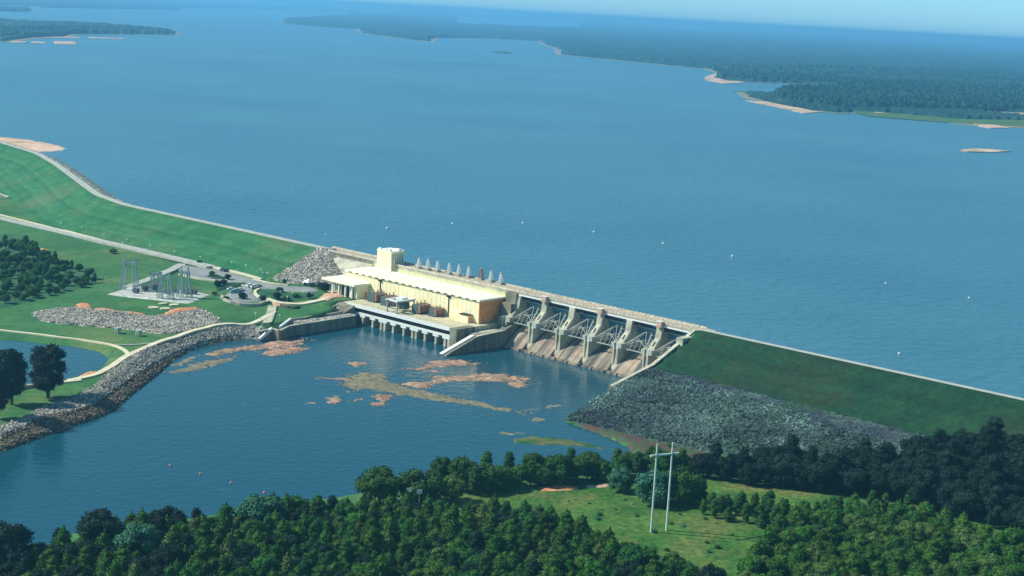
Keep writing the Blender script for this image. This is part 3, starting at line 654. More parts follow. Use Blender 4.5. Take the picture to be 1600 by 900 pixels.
# ------------------------------------------------------------------ spillway
P0, PP = 151.6, 17.2
sp, fr = site('spillway', 203, 10, 0, 'six bay concrete spillway with curved chutes and tall piers right of the powerhouse', 'spillway')
og = [(-9, -6), (-9, 3), (-5, 8.2), (-1.5, 9.8)] + [(-1.5 + 18.7 * k / 14, 9.8 - 9.2 * (k / 14) ** 1.9) for k in range(1, 15)] + [(18.4, 0.35), (18.4, -6)]
for i in range(6):
    a = P0 + PP * i + 1.6; mb = MB(); mb.prism(og, a, a + PP - 3.2, PR(fr)); o = mb.build('ogee_chute', M['ogee'], sp, smooth=False)
mb = MB()
for i in range(14):
    a = P0 + 2 + i * 7.4; mb.box(a, a + 5.6, 16.9, 18.9, -4, 0.95, fr)
mb.build('toe_sill', M['ogee'], sp)
for i in range(7):
    c = P0 + PP * i
    w = 1.6
    mb = MB(); mb.prism([(-10.5, -6), (-10.5, 22.9), (4.6, 22.9), (5.4, 17.6), (9.4, 13.6), (12.6, 13.0), (12.8, 11.2), (13.4, 3.5), (14.6, 1.6), (14.8, -6)], c - w, c + w, PR(fr))
    p = mb.build('pier', M['concrete'], sp)
    sbox(fr, (c - 3.0, c - 1.0, 9.9, 13.3, 11.2, 13.4), (c + 1.0, c + 3.0, 9.9, 13.3, 11.2, 13.4)).build('trunnion_block', M['steelgrey'], p)
    mb = MB(); mb.prism([(5.45, 17.9), (9.5, 13.9), (9.5, 13.2), (5.4, 17.2)], c - 1.3, c + 1.3, PR(fr)); mb.build('sloping_ledge', M['concrete'], p)
    mb = MB(); mb.prism([(7.2, 16.3), (9.0, 14.5), (9.0, 14.2), (7.2, 16.0)], c - .45, c + .45, PR(fr)); mb.build('anchor_slot', M['dark'], p)
    sbox(fr, (c - 1.5, c - .7, 13.1, 13.7, 0.8, 11.2), (c + .7, c + 1.5, 13.1, 13.7, 0.8, 11.2)).build('nose_rib', M['concrete'], p)
    if i < 6:
        a = c + 1.6; b = c + PP - 1.6
        sbox(fr, (a - 1.6, b + 1.6, 3.4, 4.3, 22.9, 23.6), (a - 1.6, b + 1.6, -4.6, -4.0, 22.6, 23.6)).build('bridge_girder', M['white'], sp)
        sbox(fr, (a + .02, a + 5.0, 2.6, 3.3, 20.9, 22.9)).build('dark_bay_panel', M['maroon'], sp)  # dark maroon box beside the left pier, below the bridge
        sbox(fr, (a, b, 11.3, 11.8, 11.0, 11.35)).build('trunnion_tie', M['steelgrey'], sp)
sbox(fr, (P0, P0 + 6 * PP + 1.6, -5, 4.2, 23.6, 24.3)).build('bridge_deck', M['deckroad'], sp)
for t in (-5.1, 4.0):
    mb = sbox(fr, (P0, P0 + 6 * PP + 1.6, t, t + .3, 24.3, 25.1))
    for k in range(42): mb.box(P0 + k * 2.5, P0 + k * 2.5 + .5, t - .08, t + .38, 24.3, 25.4, fr)
    mb.build('bridge_parapet', M['parapet'], sp)
SN = ['first', 'second', 'third', 'fourth', 'fifth', 'sixth', 'seventh', 'eighth', 'ninth', 'tenth', 'eleventh', 'twelfth', 'thirteenth', 'fourteenth', 'fifteenth', 'sixteenth']
for k in range(3):
    c = P0 + PP * (1 + 2 * k) + .6
    hh, f2 = site('hoist_house', c, 5, 23, 'small pinkish hoist house on the %s spillway pier from the powerhouse' % ['second', 'fourth', 'sixth'][k], 'hoist house', 'hoist houses on the spillway piers')
    sbox(f2, (c - 1.4, c + 1.2, 4.35, 6.2, 22.9, 25.4)).build('wall', M['sand'], hh)
    sbox(f2, (c - 1.6, c + 1.4, 4.3, 6.4, 25.4, 25.65)).build('roof', M['white'], hh)
# tainter gates
TT, TZ, RG = 11.5, 12.2, 13.3
def arcp(z, r): return TT - math.sqrt(max(r * r - (z - TZ) ** 2, 0))
def make_gate(i, first=None):
    a = P0 + PP * i + 1.75; b = a + PP - 3.5; c = (a + b) / 2
    lab = 'steel tainter gate in the %s spillway bay from the powerhouse' % SN[i]
    if first:
        r0, ks = first; r = copy_tree(r0, ks, ws(c, 5, 12), AXANG, 1, lab); return r
    g, fr = site('tainter_gate', c, 5, 12, lab, 'spillway gate', 'tainter gates of the spillway')
    zs = np.linspace(9.6, 20.8, 9); prof = [(arcp(z, RG), z) for z in zs] + [(arcp(z, RG - .35), z) for z in zs[::-1]]
    mb = MB(); mb.prism(prof, a, b, PR(fr)); mb.build('skin_plate', M['steelblue'], g)
    mb = MB()
    for z in (20.55, 17.2):
        t = arcp(z, RG - .35); mb.box(a, b, t, t + .9, z - .14, z + .16, fr)
    mb.build('walkway_rib', M['steelgrey'], g)
    mb = MB()
    for z in (11.3, 14.6): t = arcp(z, RG - .35); mb.box(a + .3, b - .3, t, t + .7, z - .3, z + .3, fr)
    mb.build('girder', M['steelblue'], g)
    mb = MB(); n_ = 10; pts_ = [(a + .5 + (b - a - 1.0) * k / n_, TT - 2.6 * math.sin(math.pi * k / n_) - .5, TZ + .4 + 2.9 * math.sin(math.pi * k / n_)) for k in range(n_ + 1)]
    for k in range(n_): mb.bar(fr(*pts_[k]), fr(*pts_[k + 1]), .17)
    for k in (3, 5, 7): mb.bar(fr(*pts_[k]), fr(pts_[k][0], TT - .3, 11.3), .09)
    mb.build('arch_girder', M['steelgrey'], g)
    for sgn, s0 in ((1, a + .5), (-1, b - .5)):
        mb = MB(); si = s0 + sgn * 4.6
        tr = (s0, TT, TZ); ends = [(si, arcp(z, RG - 1), z) for z in (11.0, 14.6, 18.3)]
        for e in ends: mb.bar(fr(*tr), fr(*e), .24)
        def lerp(u, e): return (tr[0] + (e[0] - tr[0]) * u, tr[1] + (e[1] - tr[1]) * u, tr[2] + (e[2] - tr[2]) * u)
        for u in (0.35, 0.6, 0.85):
            mb.bar(fr(*lerp(u, ends[0])), fr(*lerp(u, ends[1])), .11); mb.bar(fr(*lerp(u, ends[1])), fr(*lerp(u, ends[2])), .11)
        for u, w in ((0.35, 0.6), (0.6, 0.85)):
            mb.bar(fr(*lerp(u, ends[0])), fr(*lerp(w, ends[1])), .1); mb.bar(fr(*lerp(u, ends[1])), fr(*lerp(w, ends[2])), .1)
        mb.bar(fr(*tr), fr(c, arcp(18.3, RG - 2.5), 18.6), .14)
        mb.bar(fr(*ends[2]), fr(c, arcp(18.3, RG - 2.5), 18.6), .14)
        mb.bar(fr(*lerp(.6, ends[1])), fr(c, TT - 6.2, 14.6), .12)
        mb.bar(fr(*lerp(.6, ends[2])), fr(c, TT - 6.2, 14.6), .10)
        mb.build('gate_arm', M['steelgrey'], g)
    return g
g0 = make_gate(0); gk = kids(g0)
for i in range(1, 6): make_gate(i, (g0, gk))
# right side wall of the spillway, stepping down the embankment edge
rw, fr = site('side_wall', 257, 30, 0, 'pale wall running down the right edge of the spillway beside the dark grass slope', 'wall')
def zemb(t): return CREST - max(t - 4.2, 0) / 2.3 if t < 32.5 else 12.0 - (t - 32.5) / 5.4
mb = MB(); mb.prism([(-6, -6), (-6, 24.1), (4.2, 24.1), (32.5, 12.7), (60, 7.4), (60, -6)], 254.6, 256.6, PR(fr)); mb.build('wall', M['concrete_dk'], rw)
mb = MB(); mb.prism([(4.2, 24.12), (4.2, 24.75), (32.5, 13.1), (60, 7.7), (60, 7.3), (32.5, 12.72)], 255.2, 256.9, PR(fr)); mb.build('coping', M['concrete'], rw)
sbox(fr, (255.0, 258.6, 8.5, 15.5, 18.0, 22.6)).build('stair_landing', M['concrete'], rw)
sbox(fr, (255, 262, -5, 4.2, 23.9, 24.45)).build('abutment_slab', M['deckroad'], rw)

# ------------------------------------------------------------------ far shores
LZ = LAKE
C3 = lambda l: [(1050 + x * 0.34375, 40 + y * 0.34375) for x, y in l]
C1 = lambda l: [(x * 0.3125, y * 0.3125) for x, y in l]
hz = lambda x: 43 + SLOPE * (x - 1250)
MAIN = [(438, 31), (441, 37), (500, 42), (555, 45), (562, 52), (600, 57), (640, 62), (678, 66), (684, 60), (760, 60), (840, 64), (848, 70), (866, 75), (868, 85), (950, 93), (1010, 99), (1060, 104), (1096, 107), (1118, 113), (1104, 121), (1130, 126.5),
        (1180, 129), (1250, 131), (1330, 136.5), (1342, 141), (1270, 142.5), (1215, 146), (1190, 147.5), (1150, 144), (1160, 151.5), (1195, 160), (1232, 168), (1262, 173.5), (1302, 176.5), (1365, 178), (1390, 183), (1450, 188), (1500, 194), (1545, 199), (1600, 200), (1700, 204),
        (1700, hz(1700) + 6.2), (1400, hz(1400) + 6.2), (1100, hz(1100) + 6.2), (800, hz(800) + 6.2), (500, hz(500) + 6.2), (250, hz(250) + 6.2), (-120, hz(-120) + 6.2),
        (-120, 6), (0, 8), (56, 10), (58, 12), (150, 13.5), (240, 15), (287, 16.5), (280, 13), (340, 13), (400, 14), (410, 16), (470, 17), (538, 18), (545, 24), (500, 27)]
ISL1 = [(-120, 68), (0, 65), (15, 66), (60, 60), (110, 58), (125, 54), (200, 54), (284, 55), (276, 51), (200, 44), (100, 38), (0, 34), (-120, 30)]
ISL0 = [(-120, 18), (0, 18), (50, 19), (56, 17), (50, 14), (0, 12), (-120, 11)]
ISLG = [(1340, 150)]
FARS = [poly_px(p, LZ) for p in (MAIN, ISL1, ISL0)]
HOLES = [poly_px(p, LZ) for p in ([(713, 26), (800, 29.5), (910, 36), (905, 44.5), (790, 42), (714, 38.5)], [(1055, 40), (1095, 42), (1092, 46.5), (1058, 46)], [(560, 17.5), (640, 19), (640, 22.5), (560, 21.5)],
                                   [(150, 3.5), (195, 4.5), (192, 6.2), (150, 5.6)], [(243, 5.5), (270, 6.5), (268, 8), (243, 7.5)], [(1350, 183), (1480, 188), (1640, 196), (1640, 206), (1480, 196)], [(1530, 173), (1640, 179), (1640, 186), (1545, 178)])]
SH = mat('shore_soil', (0.20, 0.22, 0.11), (0.34, 0.24, 0.15), 0.012, detail=5)
for P, l in zip(FARS, ('wooded land on the far side of the lake', 'low wooded island in the upper left of the lake', 'far small wooded point at the left edge')):
    mb = MB(); n = len(P); mb.v = [(float(x), float(y), LZ + 0.6) for x, y in P] + [(float(x), float(y), LZ - 3) for x, y in P]
    mb.f = [tuple(range(n))] + [(i, (i + 1) % n, n + (i + 1) % n, n + i) for i in range(n)]
    o = mb.build('far_land', SH); struct(o, label=l)
    bm = bmesh.new(); bm.from_mesh(o.data); bmesh.ops.triangulate(bm, faces=[f for f in bm.faces if len(f.verts) > 4]); bm.to_mesh(o.data); bm.free()
rr_ = 2300.0 * np.exp(np.arange(0, 560) * 0.0058); th_ = np.radians(np.arange(-24, 24.01, 0.12))
RR, TH = np.meshgrid(rr_, th_, indexing='ij'); CX = RR * np.sin(TH); CY = RR * np.cos(TH)
ins = np.zeros(CX.shape, bool)
for P in FARS: ins |= inside(P, CX, CY) & (dist_poly(P, CX, CY) > np.minimum(RR * 0.006, 26))
for P in HOLES: ins &= ~inside(P, CX, CY)
MEADOW = poly_px(C3([(780, 385), (1000, 398), (1300, 425), (1600, 432), (1760, 436), (1760, 470), (1300, 445), (900, 415)]), LZ)
ins &= ~inside(MEADOW, CX, CY)
rs = np.random.RandomState(5)
hh_ = LZ + 12 + 3 * vnoise(CX, CY, 0.0012, 9) + rs.uniform(-3, 3.5, CX.shape) + np.clip((RR - 7000) / 9000, 0, 1) * (3 + 4 * vnoise(CX, CY, 0.00012, 4))
hh_ = np.where(RR < 4300, LZ + 7 + (hh_ - LZ - 12) * .5, hh_)
CZ = np.where(ins, hh_, LZ - 1)
jx = rs.uniform(-.3, .3, CX.shape) * RR * 0.002; CXj = CX + jx
n1, n2 = CX.shape; idx = np.arange(n1 * n2).reshape(n1, n2)
anyin = ins[:-1, :-1] | ins[1:, :-1] | ins[:-1, 1:] | ins[1:, 1:]
fa = np.stack([idx[:-1, :-1][anyin], idx[:-1, 1:][anyin], idx[1:, 1:][anyin], idx[1:, :-1][anyin]], 1)
used = np.unique(fa); remap = -np.ones(n1 * n2, int); remap[used] = np.arange(len(used))
vv = np.stack([CXj.ravel(), CY.ravel(), CZ.ravel()], 1)[used]
me = bpy.data.meshes.new('far_forest'); me.from_pydata(vv.tolist(), [], remap[fa].tolist()); me.materials.append(M['canopy'])
o = bpy.data.objects.new('far_forest', me); col.objects.link(o); struct(o, 'stuff', 'hazy forest covering the land beyond the lake'); o['category'] = 'forest'
for P in HOLES[:5]:
    c = P.mean(0); flat('lake_arm', [tuple(c + (p - c) * 1.05) for p in P], LZ + 1.5, M['lakewater'], 'pale thin arm of water in the far forest')
sands = [(C3([(150, 235), (205, 214), (225, 238), (330, 258), (230, 262), (160, 248)]), 'sandy tip of the far wooded point'), (C3([(450, 305), (545, 299), (556, 318), (470, 312)]), 'white sand patch at the tip of the wooded peninsula'),
         (C3([(760, 280), (850, 284), (845, 294), (780, 291)]), 'white beach at the end of the narrow inlet'), (C3([(330, 338), (450, 350), (560, 370), (735, 389), (600, 396), (520, 378), (420, 357)]), 'pink beach along the wooded peninsula'),
         (C3([(915, 378), (1000, 380), (1055, 392), (925, 396)]), 'pink beach below the trees on the right shore'), (C3([(1360, 445), (1480, 452), (1535, 464), (1440, 464)]), 'pink beach at the lower edge of the right shore'),
         (C3([(1460, 390), (1640, 396), (1640, 404), (1460, 397)]), 'sand strip near the right edge of the far shore'),
         (C3([(270, 298), (380, 300), (440, 312), (360, 307)]), 'thin grassy bar off the wooded peninsula'),
         (C3([(1305, 564), (1360, 559), (1440, 560), (1540, 570), (1450, 574), (1350, 571)]), 'small bare sand island off the right shore'),
         (C1([(60, 205), (135, 207), (130, 213), (62, 212)]), 'short sand bar at the foot of the left wooded island'), (C1([(160, 207), (228, 210), (225, 217), (165, 214)]), 'second short sand bar beside the left wooded island'),
         (C1([(270, 205), (380, 208), (380, 222), (275, 220)]), 'broad sand bar off the left wooded island'), (C1([(215, 182), (400, 186), (400, 190), (215, 187)]), 'long sand bar under the left wooded island'),
         (C1([(455, 185), (625, 191), (620, 195), (460, 190)]), 'narrow sand bar off the tip of the left wooded island'),
         ([(772, 80.5), (785, 79.5), (800, 82), (790, 83.5), (776, 83)], 'tiny dark islet in the middle of the lake')]
for p, l in sands:
    P = poly_px(p, LZ + 1.0); d = np.linalg.norm(P.mean(0)); stp = 7 if d < 4500 else 14
    Pd = densify(P, stp, stp * .3, 3)
    mb = MB(); n = len(Pd); mb.v = [(float(x), float(y), LZ + 1.0) for x, y in Pd] + [(float(x), float(y), LZ - 2) for x, y in Pd]
    mb.f = [tuple(range(n))] + [(i, (i + 1) % n, n + (i + 1) % n, n + i) for i in range(n)]
    o = mb.build('sand_bar' if 'islet' not in l else 'islet', M['sand'] if ('islet' not in l and 'grassy' not in l) else M['scrub']); struct(o, label=l)
P = MEADOW; mb = MB(); n = len(P); mb.v = [(float(x), float(y), LZ + 0.9) for x, y in P]; mb.f = [tuple(range(n))]; struct(mb.build('far_meadow', M['meadow_far'] if 'meadow_far' in M else M['field']), label='low green meadow on the far right shore')

# ------------------------------------------------------------------ trees
def leaf_cloud(blobs, n, size, rs, flat_=0.6, drop=0.35):
    """many small leaf sprays spread through a set of ellipsoid boughs"""
    vol = np.array([b[3] * b[4] * b[5] for b in blobs]) ** 0.67; vol /= vol.sum()
    V = []; Fc = []
    which = rs.choice(len(blobs), n, p=vol)
    for k in which:
        cx, cy, cz, rx, ry, rz = blobs[k]
        d = rs.randn(3); d /= np.linalg.norm(d)
        if d[2] < -0.3 and rs.rand() < drop: d[2] = -d[2]
        r = rs.uniform(0.62, 1.12)
        p = np.array([cx + d[0] * rx * r, cy + d[1] * ry * r, cz + d[2] * rz * r])
        u = rs.randn(3); u -= d * (u @ d) * flat_; u /= np.linalg.norm(u) + 1e-9
        w = np.cross(d + rs.randn(3) * 0.45, u); w /= np.linalg.norm(w) + 1e-9
        a = size * rs.uniform(0.6, 1.3); b = size * rs.uniform(0.35, 0.8); i = len(V)
        V += [p - u * a, p + w * b * .9 - u * a * .1, p + u * a, p - w * b]
        Fc.append((i, i + 1, i + 2, i + 3))
    return V, Fc
def core(blobs, V, Fc, s=0.72):
    for cx, cy, cz, rx, ry, rz in blobs:
        mb = MB(); mb.ball((0, 0, 0), 1, 7, 5)
        i = len(V)
        for x, y, z in mb.v: V.append(np.array([cx + x * rx * s, cy + y * ry * s, cz + z * rz * s]))
        Fc += [tuple(i + q for q in f) for f in mb.f]
def proto(kind, seed):
    rs = np.random.RandomState(seed); blobs = []
    if kind == 'pine':
        h = 8.0
        for i in range(9):
            u = i / 8.0; z = 1.6 + u * 6.0; r = 2.7 * (1 - u ** 1.8) ** 0.7 + 0.25
            a = rs.rand() * 6.28; blobs.append((math.cos(a) * r * .25, math.sin(a) * r * .25, z, r, r, 0.9))
        n, sz, th = 2100, 0.30, 0.16; top = 7.2
    elif kind == 'round':
        h = 10.0
        for i in range(13):
            a = i * 2.4 + rs.rand(); zz = rs.uniform(-1, 1); r = math.sqrt(max(0, 1 - zz * zz)) * 2.6
            blobs.append((math.cos(a) * r, math.sin(a) * r, 5.8 + zz * 2.4, 1.9 + rs.rand() * .7, 1.9 + rs.rand() * .7, 1.6 + rs.rand() * .4))
        n, sz, th = 2900, 0.36, 0.25; top = 6
    elif kind == 'tall':
        for i in range(15):
            a = i * 2.4 + rs.rand(); u = i / 14.0; r = 1.9 * math.sin(math.pi * (0.18 + 0.75 * u))
            blobs.append((math.cos(a) * r, math.sin(a) * r, 3.0 + u * 10.5, 1.9, 1.9, 1.5))
        n, sz, th = 2900, 0.36, 0.25; top = 11
    elif kind == 'big':
        for i in range(34):
            a = i * 2.4 + rs.rand(); zz = rs.uniform(-1, 1); r = math.sqrt(max(0, 1 - zz * zz)) * 5.6 * rs.uniform(.6, 1)
            blobs.append((math.cos(a) * r, math.sin(a) * r, 12.5 + zz * 8.0, rs.uniform(2.0, 3.2), rs.uniform(2.0, 3.2), rs.uniform(1.6, 2.4)))
        n, sz, th = 6500, 0.5, 0.5; top = 15
    elif kind == 'wide':
        for i in range(24):
            a = i * 2.4 + rs.rand(); zz = rs.uniform(-.6, 1); r = math.sqrt(max(0, 1 - zz * zz)) * 4.6 * rs.uniform(.6, 1)
            blobs.append((math.cos(a) * r, math.sin(a) * r, 5.2 + zz * 4.0, rs.uniform(1.7, 2.5), rs.uniform(1.7, 2.5), rs.uniform(1.4, 2.0)))
        n, sz, th = 5500, 0.38, 0.35; top = 7
    elif kind == 'shrub':
        for i in range(5):
            a = i * 2.4; blobs.append((math.cos(a) * .7, math.sin(a) * .7, 1.0 + rs.rand() * .5, 1.0, 1.0, .85))
        n, sz, th = 350, 0.3, 0.08; top = 1
    V, Fc = leaf_cloud(blobs, n, sz, rs); core(blobs, V, Fc)
    # trunk and limbs
    mb = MB(); lean = rs.uniform(-.3, .3, 2)
    mb.bar((0, 0, -0.8), (lean[0] * .5, lean[1] * .5, top * .5), th * 1.5, th, 7); mb.bar((lean[0] * .5, lean[1] * .5, top * .5), (lean[0], lean[1], top), th, th * .4, 6)
    for b in blobs[::2]: mb.bar((lean[0] * .5, lean[1] * .5, min(b[2] * .7, top * .9)), b[:3], th * .45, th * .15, 4)
    return V, Fc, mb
PRO = {}
def get_proto(kind, leaf, name, k=0):
    key = (kind, leaf, k)
    if key not in PRO:
        V, Fc, mb = proto(kind, hash(kind) % 1 + {'pine': 10, 'round': 20, 'tall': 30, 'big': 40, 'wide': 50, 'shrub': 60}[kind] + k)
        me = bpy.data.meshes.new('crown'); me.from_pydata([tuple(map(float, v)) for v in V], [], Fc); me.materials.append(M[leaf])
        tmb = mb; t = tmb.build('trunk', M['bark']); tm = t.data; bpy.data.objects.remove(t)
        PRO[key] = (me, tm)
    return PRO[key]
TREES = []
def tree(name, kind, leaf, x, y, z, sc, label, cat, group=None, k=0, sz=None):
    cm, tm = get_proto(kind, leaf, name, k)
    o = empty(name, (x, y, z), label, cat, group, rnd.random() * 6.28, (sc, sc, sc * (sz or 1)))
    c = bpy.data.objects.new('crown', cm); col.objects.link(c); c.parent = o
    t = bpy.data.objects.new('trunk', tm); col.objects.link(t); t.parent = o
    TREES.append((x, y)); return o
def scatter(pxpoly, spacing, seed, zmin=0.25, z0=5, tries=9000, maxn=400):
    P = PX(pxpoly, z0) if z0 is not None else pxpoly
    rs = np.random.RandomState(seed); x0, y0 = P.min(0); x1, y1 = P.max(0)
    X = rs.uniform(x0, x1, tries); Y = rs.uniform(y0, y1, tries); k = inside(P, X, Y); X = X[k]; Y = Y[k]
    Z = H(X, Y); out = []
    for x, y, z in zip(X, Y, Z):
        if z < zmin: continue
        if all((x - a) ** 2 + (y - b) ** 2 > spacing ** 2 for a, b, _ in out): out.append((x, y, z))
        if len(out) >= maxn: break
    return out
def order_lr(pts): # left to right as the photograph shows them
    return sorted(pts, key=lambda p: (np.array(p) - CAM) @ R / ((np.array(p) - CAM) @ F))

def pxof(x, y, z):
    v = np.array([x, y, z]) - CAM; return 800 + FPX * (v @ R) / (v @ F), 450 - FPX * (v @ U) / (v @ F)
def nth(n):
    return SN[n] if n < len(SN) else '%d%s' % (n + 1, 'th' if 10 <= (n + 1) % 100 <= 20 else {1: 'st', 2: 'nd', 3: 'rd'}.get((n + 1) % 10, 'th'))
def rowed(pts, dy):
    '''sort into rows running across the picture, bottom row first; gives point, place in row, row'''
    q = sorted([(pxof(*p)[1], pxof(*p)[0], p) for p in pts], reverse=True); out = []
    y0 = min(q[0][0], 945); rows = {}
    for py, px, p in q: rows.setdefault(max(0, int((y0 - py) / dy)), []).append((px, p))
    for k, r in enumerate(sorted(rows)):
        for i, (px, p) in enumerate(sorted(rows[r], key=lambda e: e[0])): out.append((p, nth(i), nth(k)))
    return out
# A: young pine wood along the bottom
A_poly = [(-30, 935), (45, 896), (100, 868), (170, 848), (300, 830), (440, 813), (500, 812), (550, 806), (640, 815), (760, 812), (850, 822), (900, 850), (960, 880), (1060, 905), (1160, 935), (1180, 975), (-60, 985)]
landm = [(0, 'bottom left corner of the photo'), (200, 'the left water edge'), (440, 'the tailwater shore below the big blue-green tree'), (640, 'the row of big round trees'), (820, 'the open meadow')]
ptsA = scatter(A_poly, 4.1, 21, maxn=560, tries=16000)
rs = np.random.RandomState(33)
cnt = {}
for i, ((x, y, z), n_, r_) in enumerate(rowed(ptsA, 16)):
    u = rs.rand(); v = np.array([x, y, z]) - CAM; px = 800 + FPX * (v @ R) / (v @ F); py = 450 - FPX * (v @ U) / (v @ F)
    where = ('at the bottom left, nearest the water' if px < 160 else 'below the left shore of the tailwater' if px < 420 else 'below the blue-green tree on the shore' if px < 600 else 'in front of the big round trees' if px < 800 else 'beside the open meadow')
    row = 'front' if py > 900 else 'back'
    if u < 0.54:
        olive = rs.rand() < 0.16
        lf = 'leaf_olive' if olive else 'leaf_pine'
        tree('pine_tree', 'pine', lf, x, y, z, rs.uniform(.7, 1.15), '%s young pine, %s from left in %s row up from the bottom edge' % ('yellowish' if olive else 'green', n_, r_), 'pine tree', 'young pines %s' % where, k=i % 3, sz=rs.uniform(.9, 1.2))
    else:
        lf = 'leaf_dark' if (px < 260 or rs.rand() < (.5 if px < 560 else .2)) else 'leaf_pine' if rs.rand() < .4 else 'leaf_green'  # more dark leaves toward the lower left paint in its darkening
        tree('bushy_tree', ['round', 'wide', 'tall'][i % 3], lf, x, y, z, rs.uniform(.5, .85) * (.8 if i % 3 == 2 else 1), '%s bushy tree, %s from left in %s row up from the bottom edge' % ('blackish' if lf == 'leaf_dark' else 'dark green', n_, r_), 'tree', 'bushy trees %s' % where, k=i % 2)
# B: named larger trees
def lone(name, kind, leaf, px, py, hpx, label, cat='tree', group=None, k=0, z0=5, wide=1.0):
    p = unH(px, py, z0); d = (p - CAM) @ F; hm = hpx * d / FPX / 0.98
    base = {'pine': 8.4, 'round': 9.9, 'tall': 15.2, 'big': 22.0, 'wide': 10.8, 'shrub': 2.4}[kind]
    o = tree(name, kind, leaf, p[0], p[1], p[2], hm / base, label, cat, group, k); o.scale = (hm / base * wide, hm / base * wide, hm / base); return o
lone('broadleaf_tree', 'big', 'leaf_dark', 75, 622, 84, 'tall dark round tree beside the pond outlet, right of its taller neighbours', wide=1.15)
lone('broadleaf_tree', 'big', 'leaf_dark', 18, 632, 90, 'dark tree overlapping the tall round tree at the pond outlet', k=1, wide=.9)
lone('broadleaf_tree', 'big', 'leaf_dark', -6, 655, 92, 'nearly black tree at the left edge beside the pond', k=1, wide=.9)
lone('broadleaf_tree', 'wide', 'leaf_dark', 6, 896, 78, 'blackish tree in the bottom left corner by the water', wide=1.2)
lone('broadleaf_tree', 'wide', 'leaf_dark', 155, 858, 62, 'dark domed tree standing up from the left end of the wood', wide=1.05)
lone('broadleaf_tree', 'wide', 'leaf_teal', 215, 880, 64, 'blue-green round tree among dark trees near the left water edge')
lone('broadleaf_tree', 'wide', 'leaf_teal', 405, 832, 58, 'large blue-green domed tree on the tailwater shore', wide=1.35)
lone('broadleaf_tree', 'wide', 'leaf_dark', 265, 838, 52, 'dark tree in the skyline of the wood right of the dark domed tree', k=1)
lone('broadleaf_tree', 'wide', 'leaf_green', 592, 790, 60, 'leftmost of the big round trees above the young pines', wide=1.15)
lone('broadleaf_tree', 'wide', 'leaf_green', 657, 786, 60, 'big round tree second from left above the young pines', k=1, wide=1.15)
lone('broadleaf_tree', 'wide', 'leaf_green', 722, 768, 54, 'tall round tree beside the yellow-green bush on the near shore', wide=.9)
lone('broadleaf_tree', 'wide', 'leaf_olive', 705, 785, 42, 'yellow-green bush at the foot of the tall round tree')
lone('broadleaf_tree', 'wide', 'leaf_green', 690, 752, 38, 'small dark tree between two round trees on the near shore')
lone('broadleaf_tree', 'wide', 'leaf_green', 770, 765, 50, 'round tree standing alone right of the tall shore tree', k=1)
lone('broadleaf_tree', 'wide', 'leaf_teal', 968, 770, 40, 'blue-green bush at the end of the clay track')
lone('broadleaf_tree', 'wide', 'leaf_teal', 1020, 790, 56, 'blue-green tree behind the left pole of the H-frame', wide=1.1)
lone('broadleaf_tree', 'wide', 'leaf_green', 1062, 788, 66, 'dark green tree just right of the H-frame poles', k=1, wide=.9)
lone('broadleaf_tree', 'tall', 'leaf_green', 1095, 790, 44, 'narrow green tree right of the H-frame')
for i, (x, y, h) in enumerate([(812, 760, 36), (842, 758, 40), (872, 756, 46), (902, 752, 40), (925, 748, 40), (948, 750, 34), (978, 742, 34), (1003, 742, 40), (1030, 745, 44), (1050, 742, 38)]):
    lone('broadleaf_tree', 'wide' if i % 3 else 'round', 'leaf_green', x, y, h, '%s tree from the left in the shore row behind the clay track' % SN[i], 'tree', 'shore row of trees behind the clay track', k=i % 2)
SR = scatter([(700, 752), (780, 745), (900, 738), (1000, 732), (1080, 730), (1085, 748), (1000, 752), (900, 756), (800, 768), (740, 782)], 5.2, 63, maxn=40)
for i, ((x, y, z), n_, r_) in enumerate(rowed(SR, 10)):
    tree('shore_tree', ['round', 'tall', 'wide'][i % 3], 'leaf_green' if i % 4 else 'leaf_pine', x, y, z, rs.uniform(.45, .75), '%s small shore tree behind the meadow, %s from left in %s row' % (['rounded', 'upright', 'spreading'][i % 3], n_, r_), 'tree', 'small trees filling the shore row')
# C: dark wood on the right, its shade put into the leaf colour
C_poly = [(1085, 752), (1140, 758), (1230, 765), (1330, 778), (1420, 790), (1500, 812), (1620, 850), (1700, 800), (1700, 740), (1600, 722), (1500, 722), (1430, 735), (1300, 742), (1180, 742), (1090, 738)]
ptsC = order_lr(scatter(C_poly, 5.8, 5, maxn=170))
for i, ((x, y, z), n_, r_) in enumerate(rowed(ptsC, 14)):
    v = np.array([x, y, z]) - CAM; px = 800 + FPX * (v @ R) / (v @ F)
    where = 'behind the H-frame meadow' if px < 1220 else 'between the meadow and the riprap slope' if px < 1400 else 'hiding the foot of the grass embankment' if px < 1520 else 'at the right edge'
    tree('dark_tree', ['wide', 'round', 'wide', 'tall'][i % 4], 'leaf_dark', x, y, z, rs.uniform(.85, 1.15) * (0.78 if px < 1180 else 1.0 if px < 1400 else 1.12), 'nearly black %s tree, %s from left in %s row of the dark wood' % (['wide', 'rounded', 'domed', 'narrow'][i % 4], n_, r_), 'tree', 'dark trees %s' % where, k=i % 2)
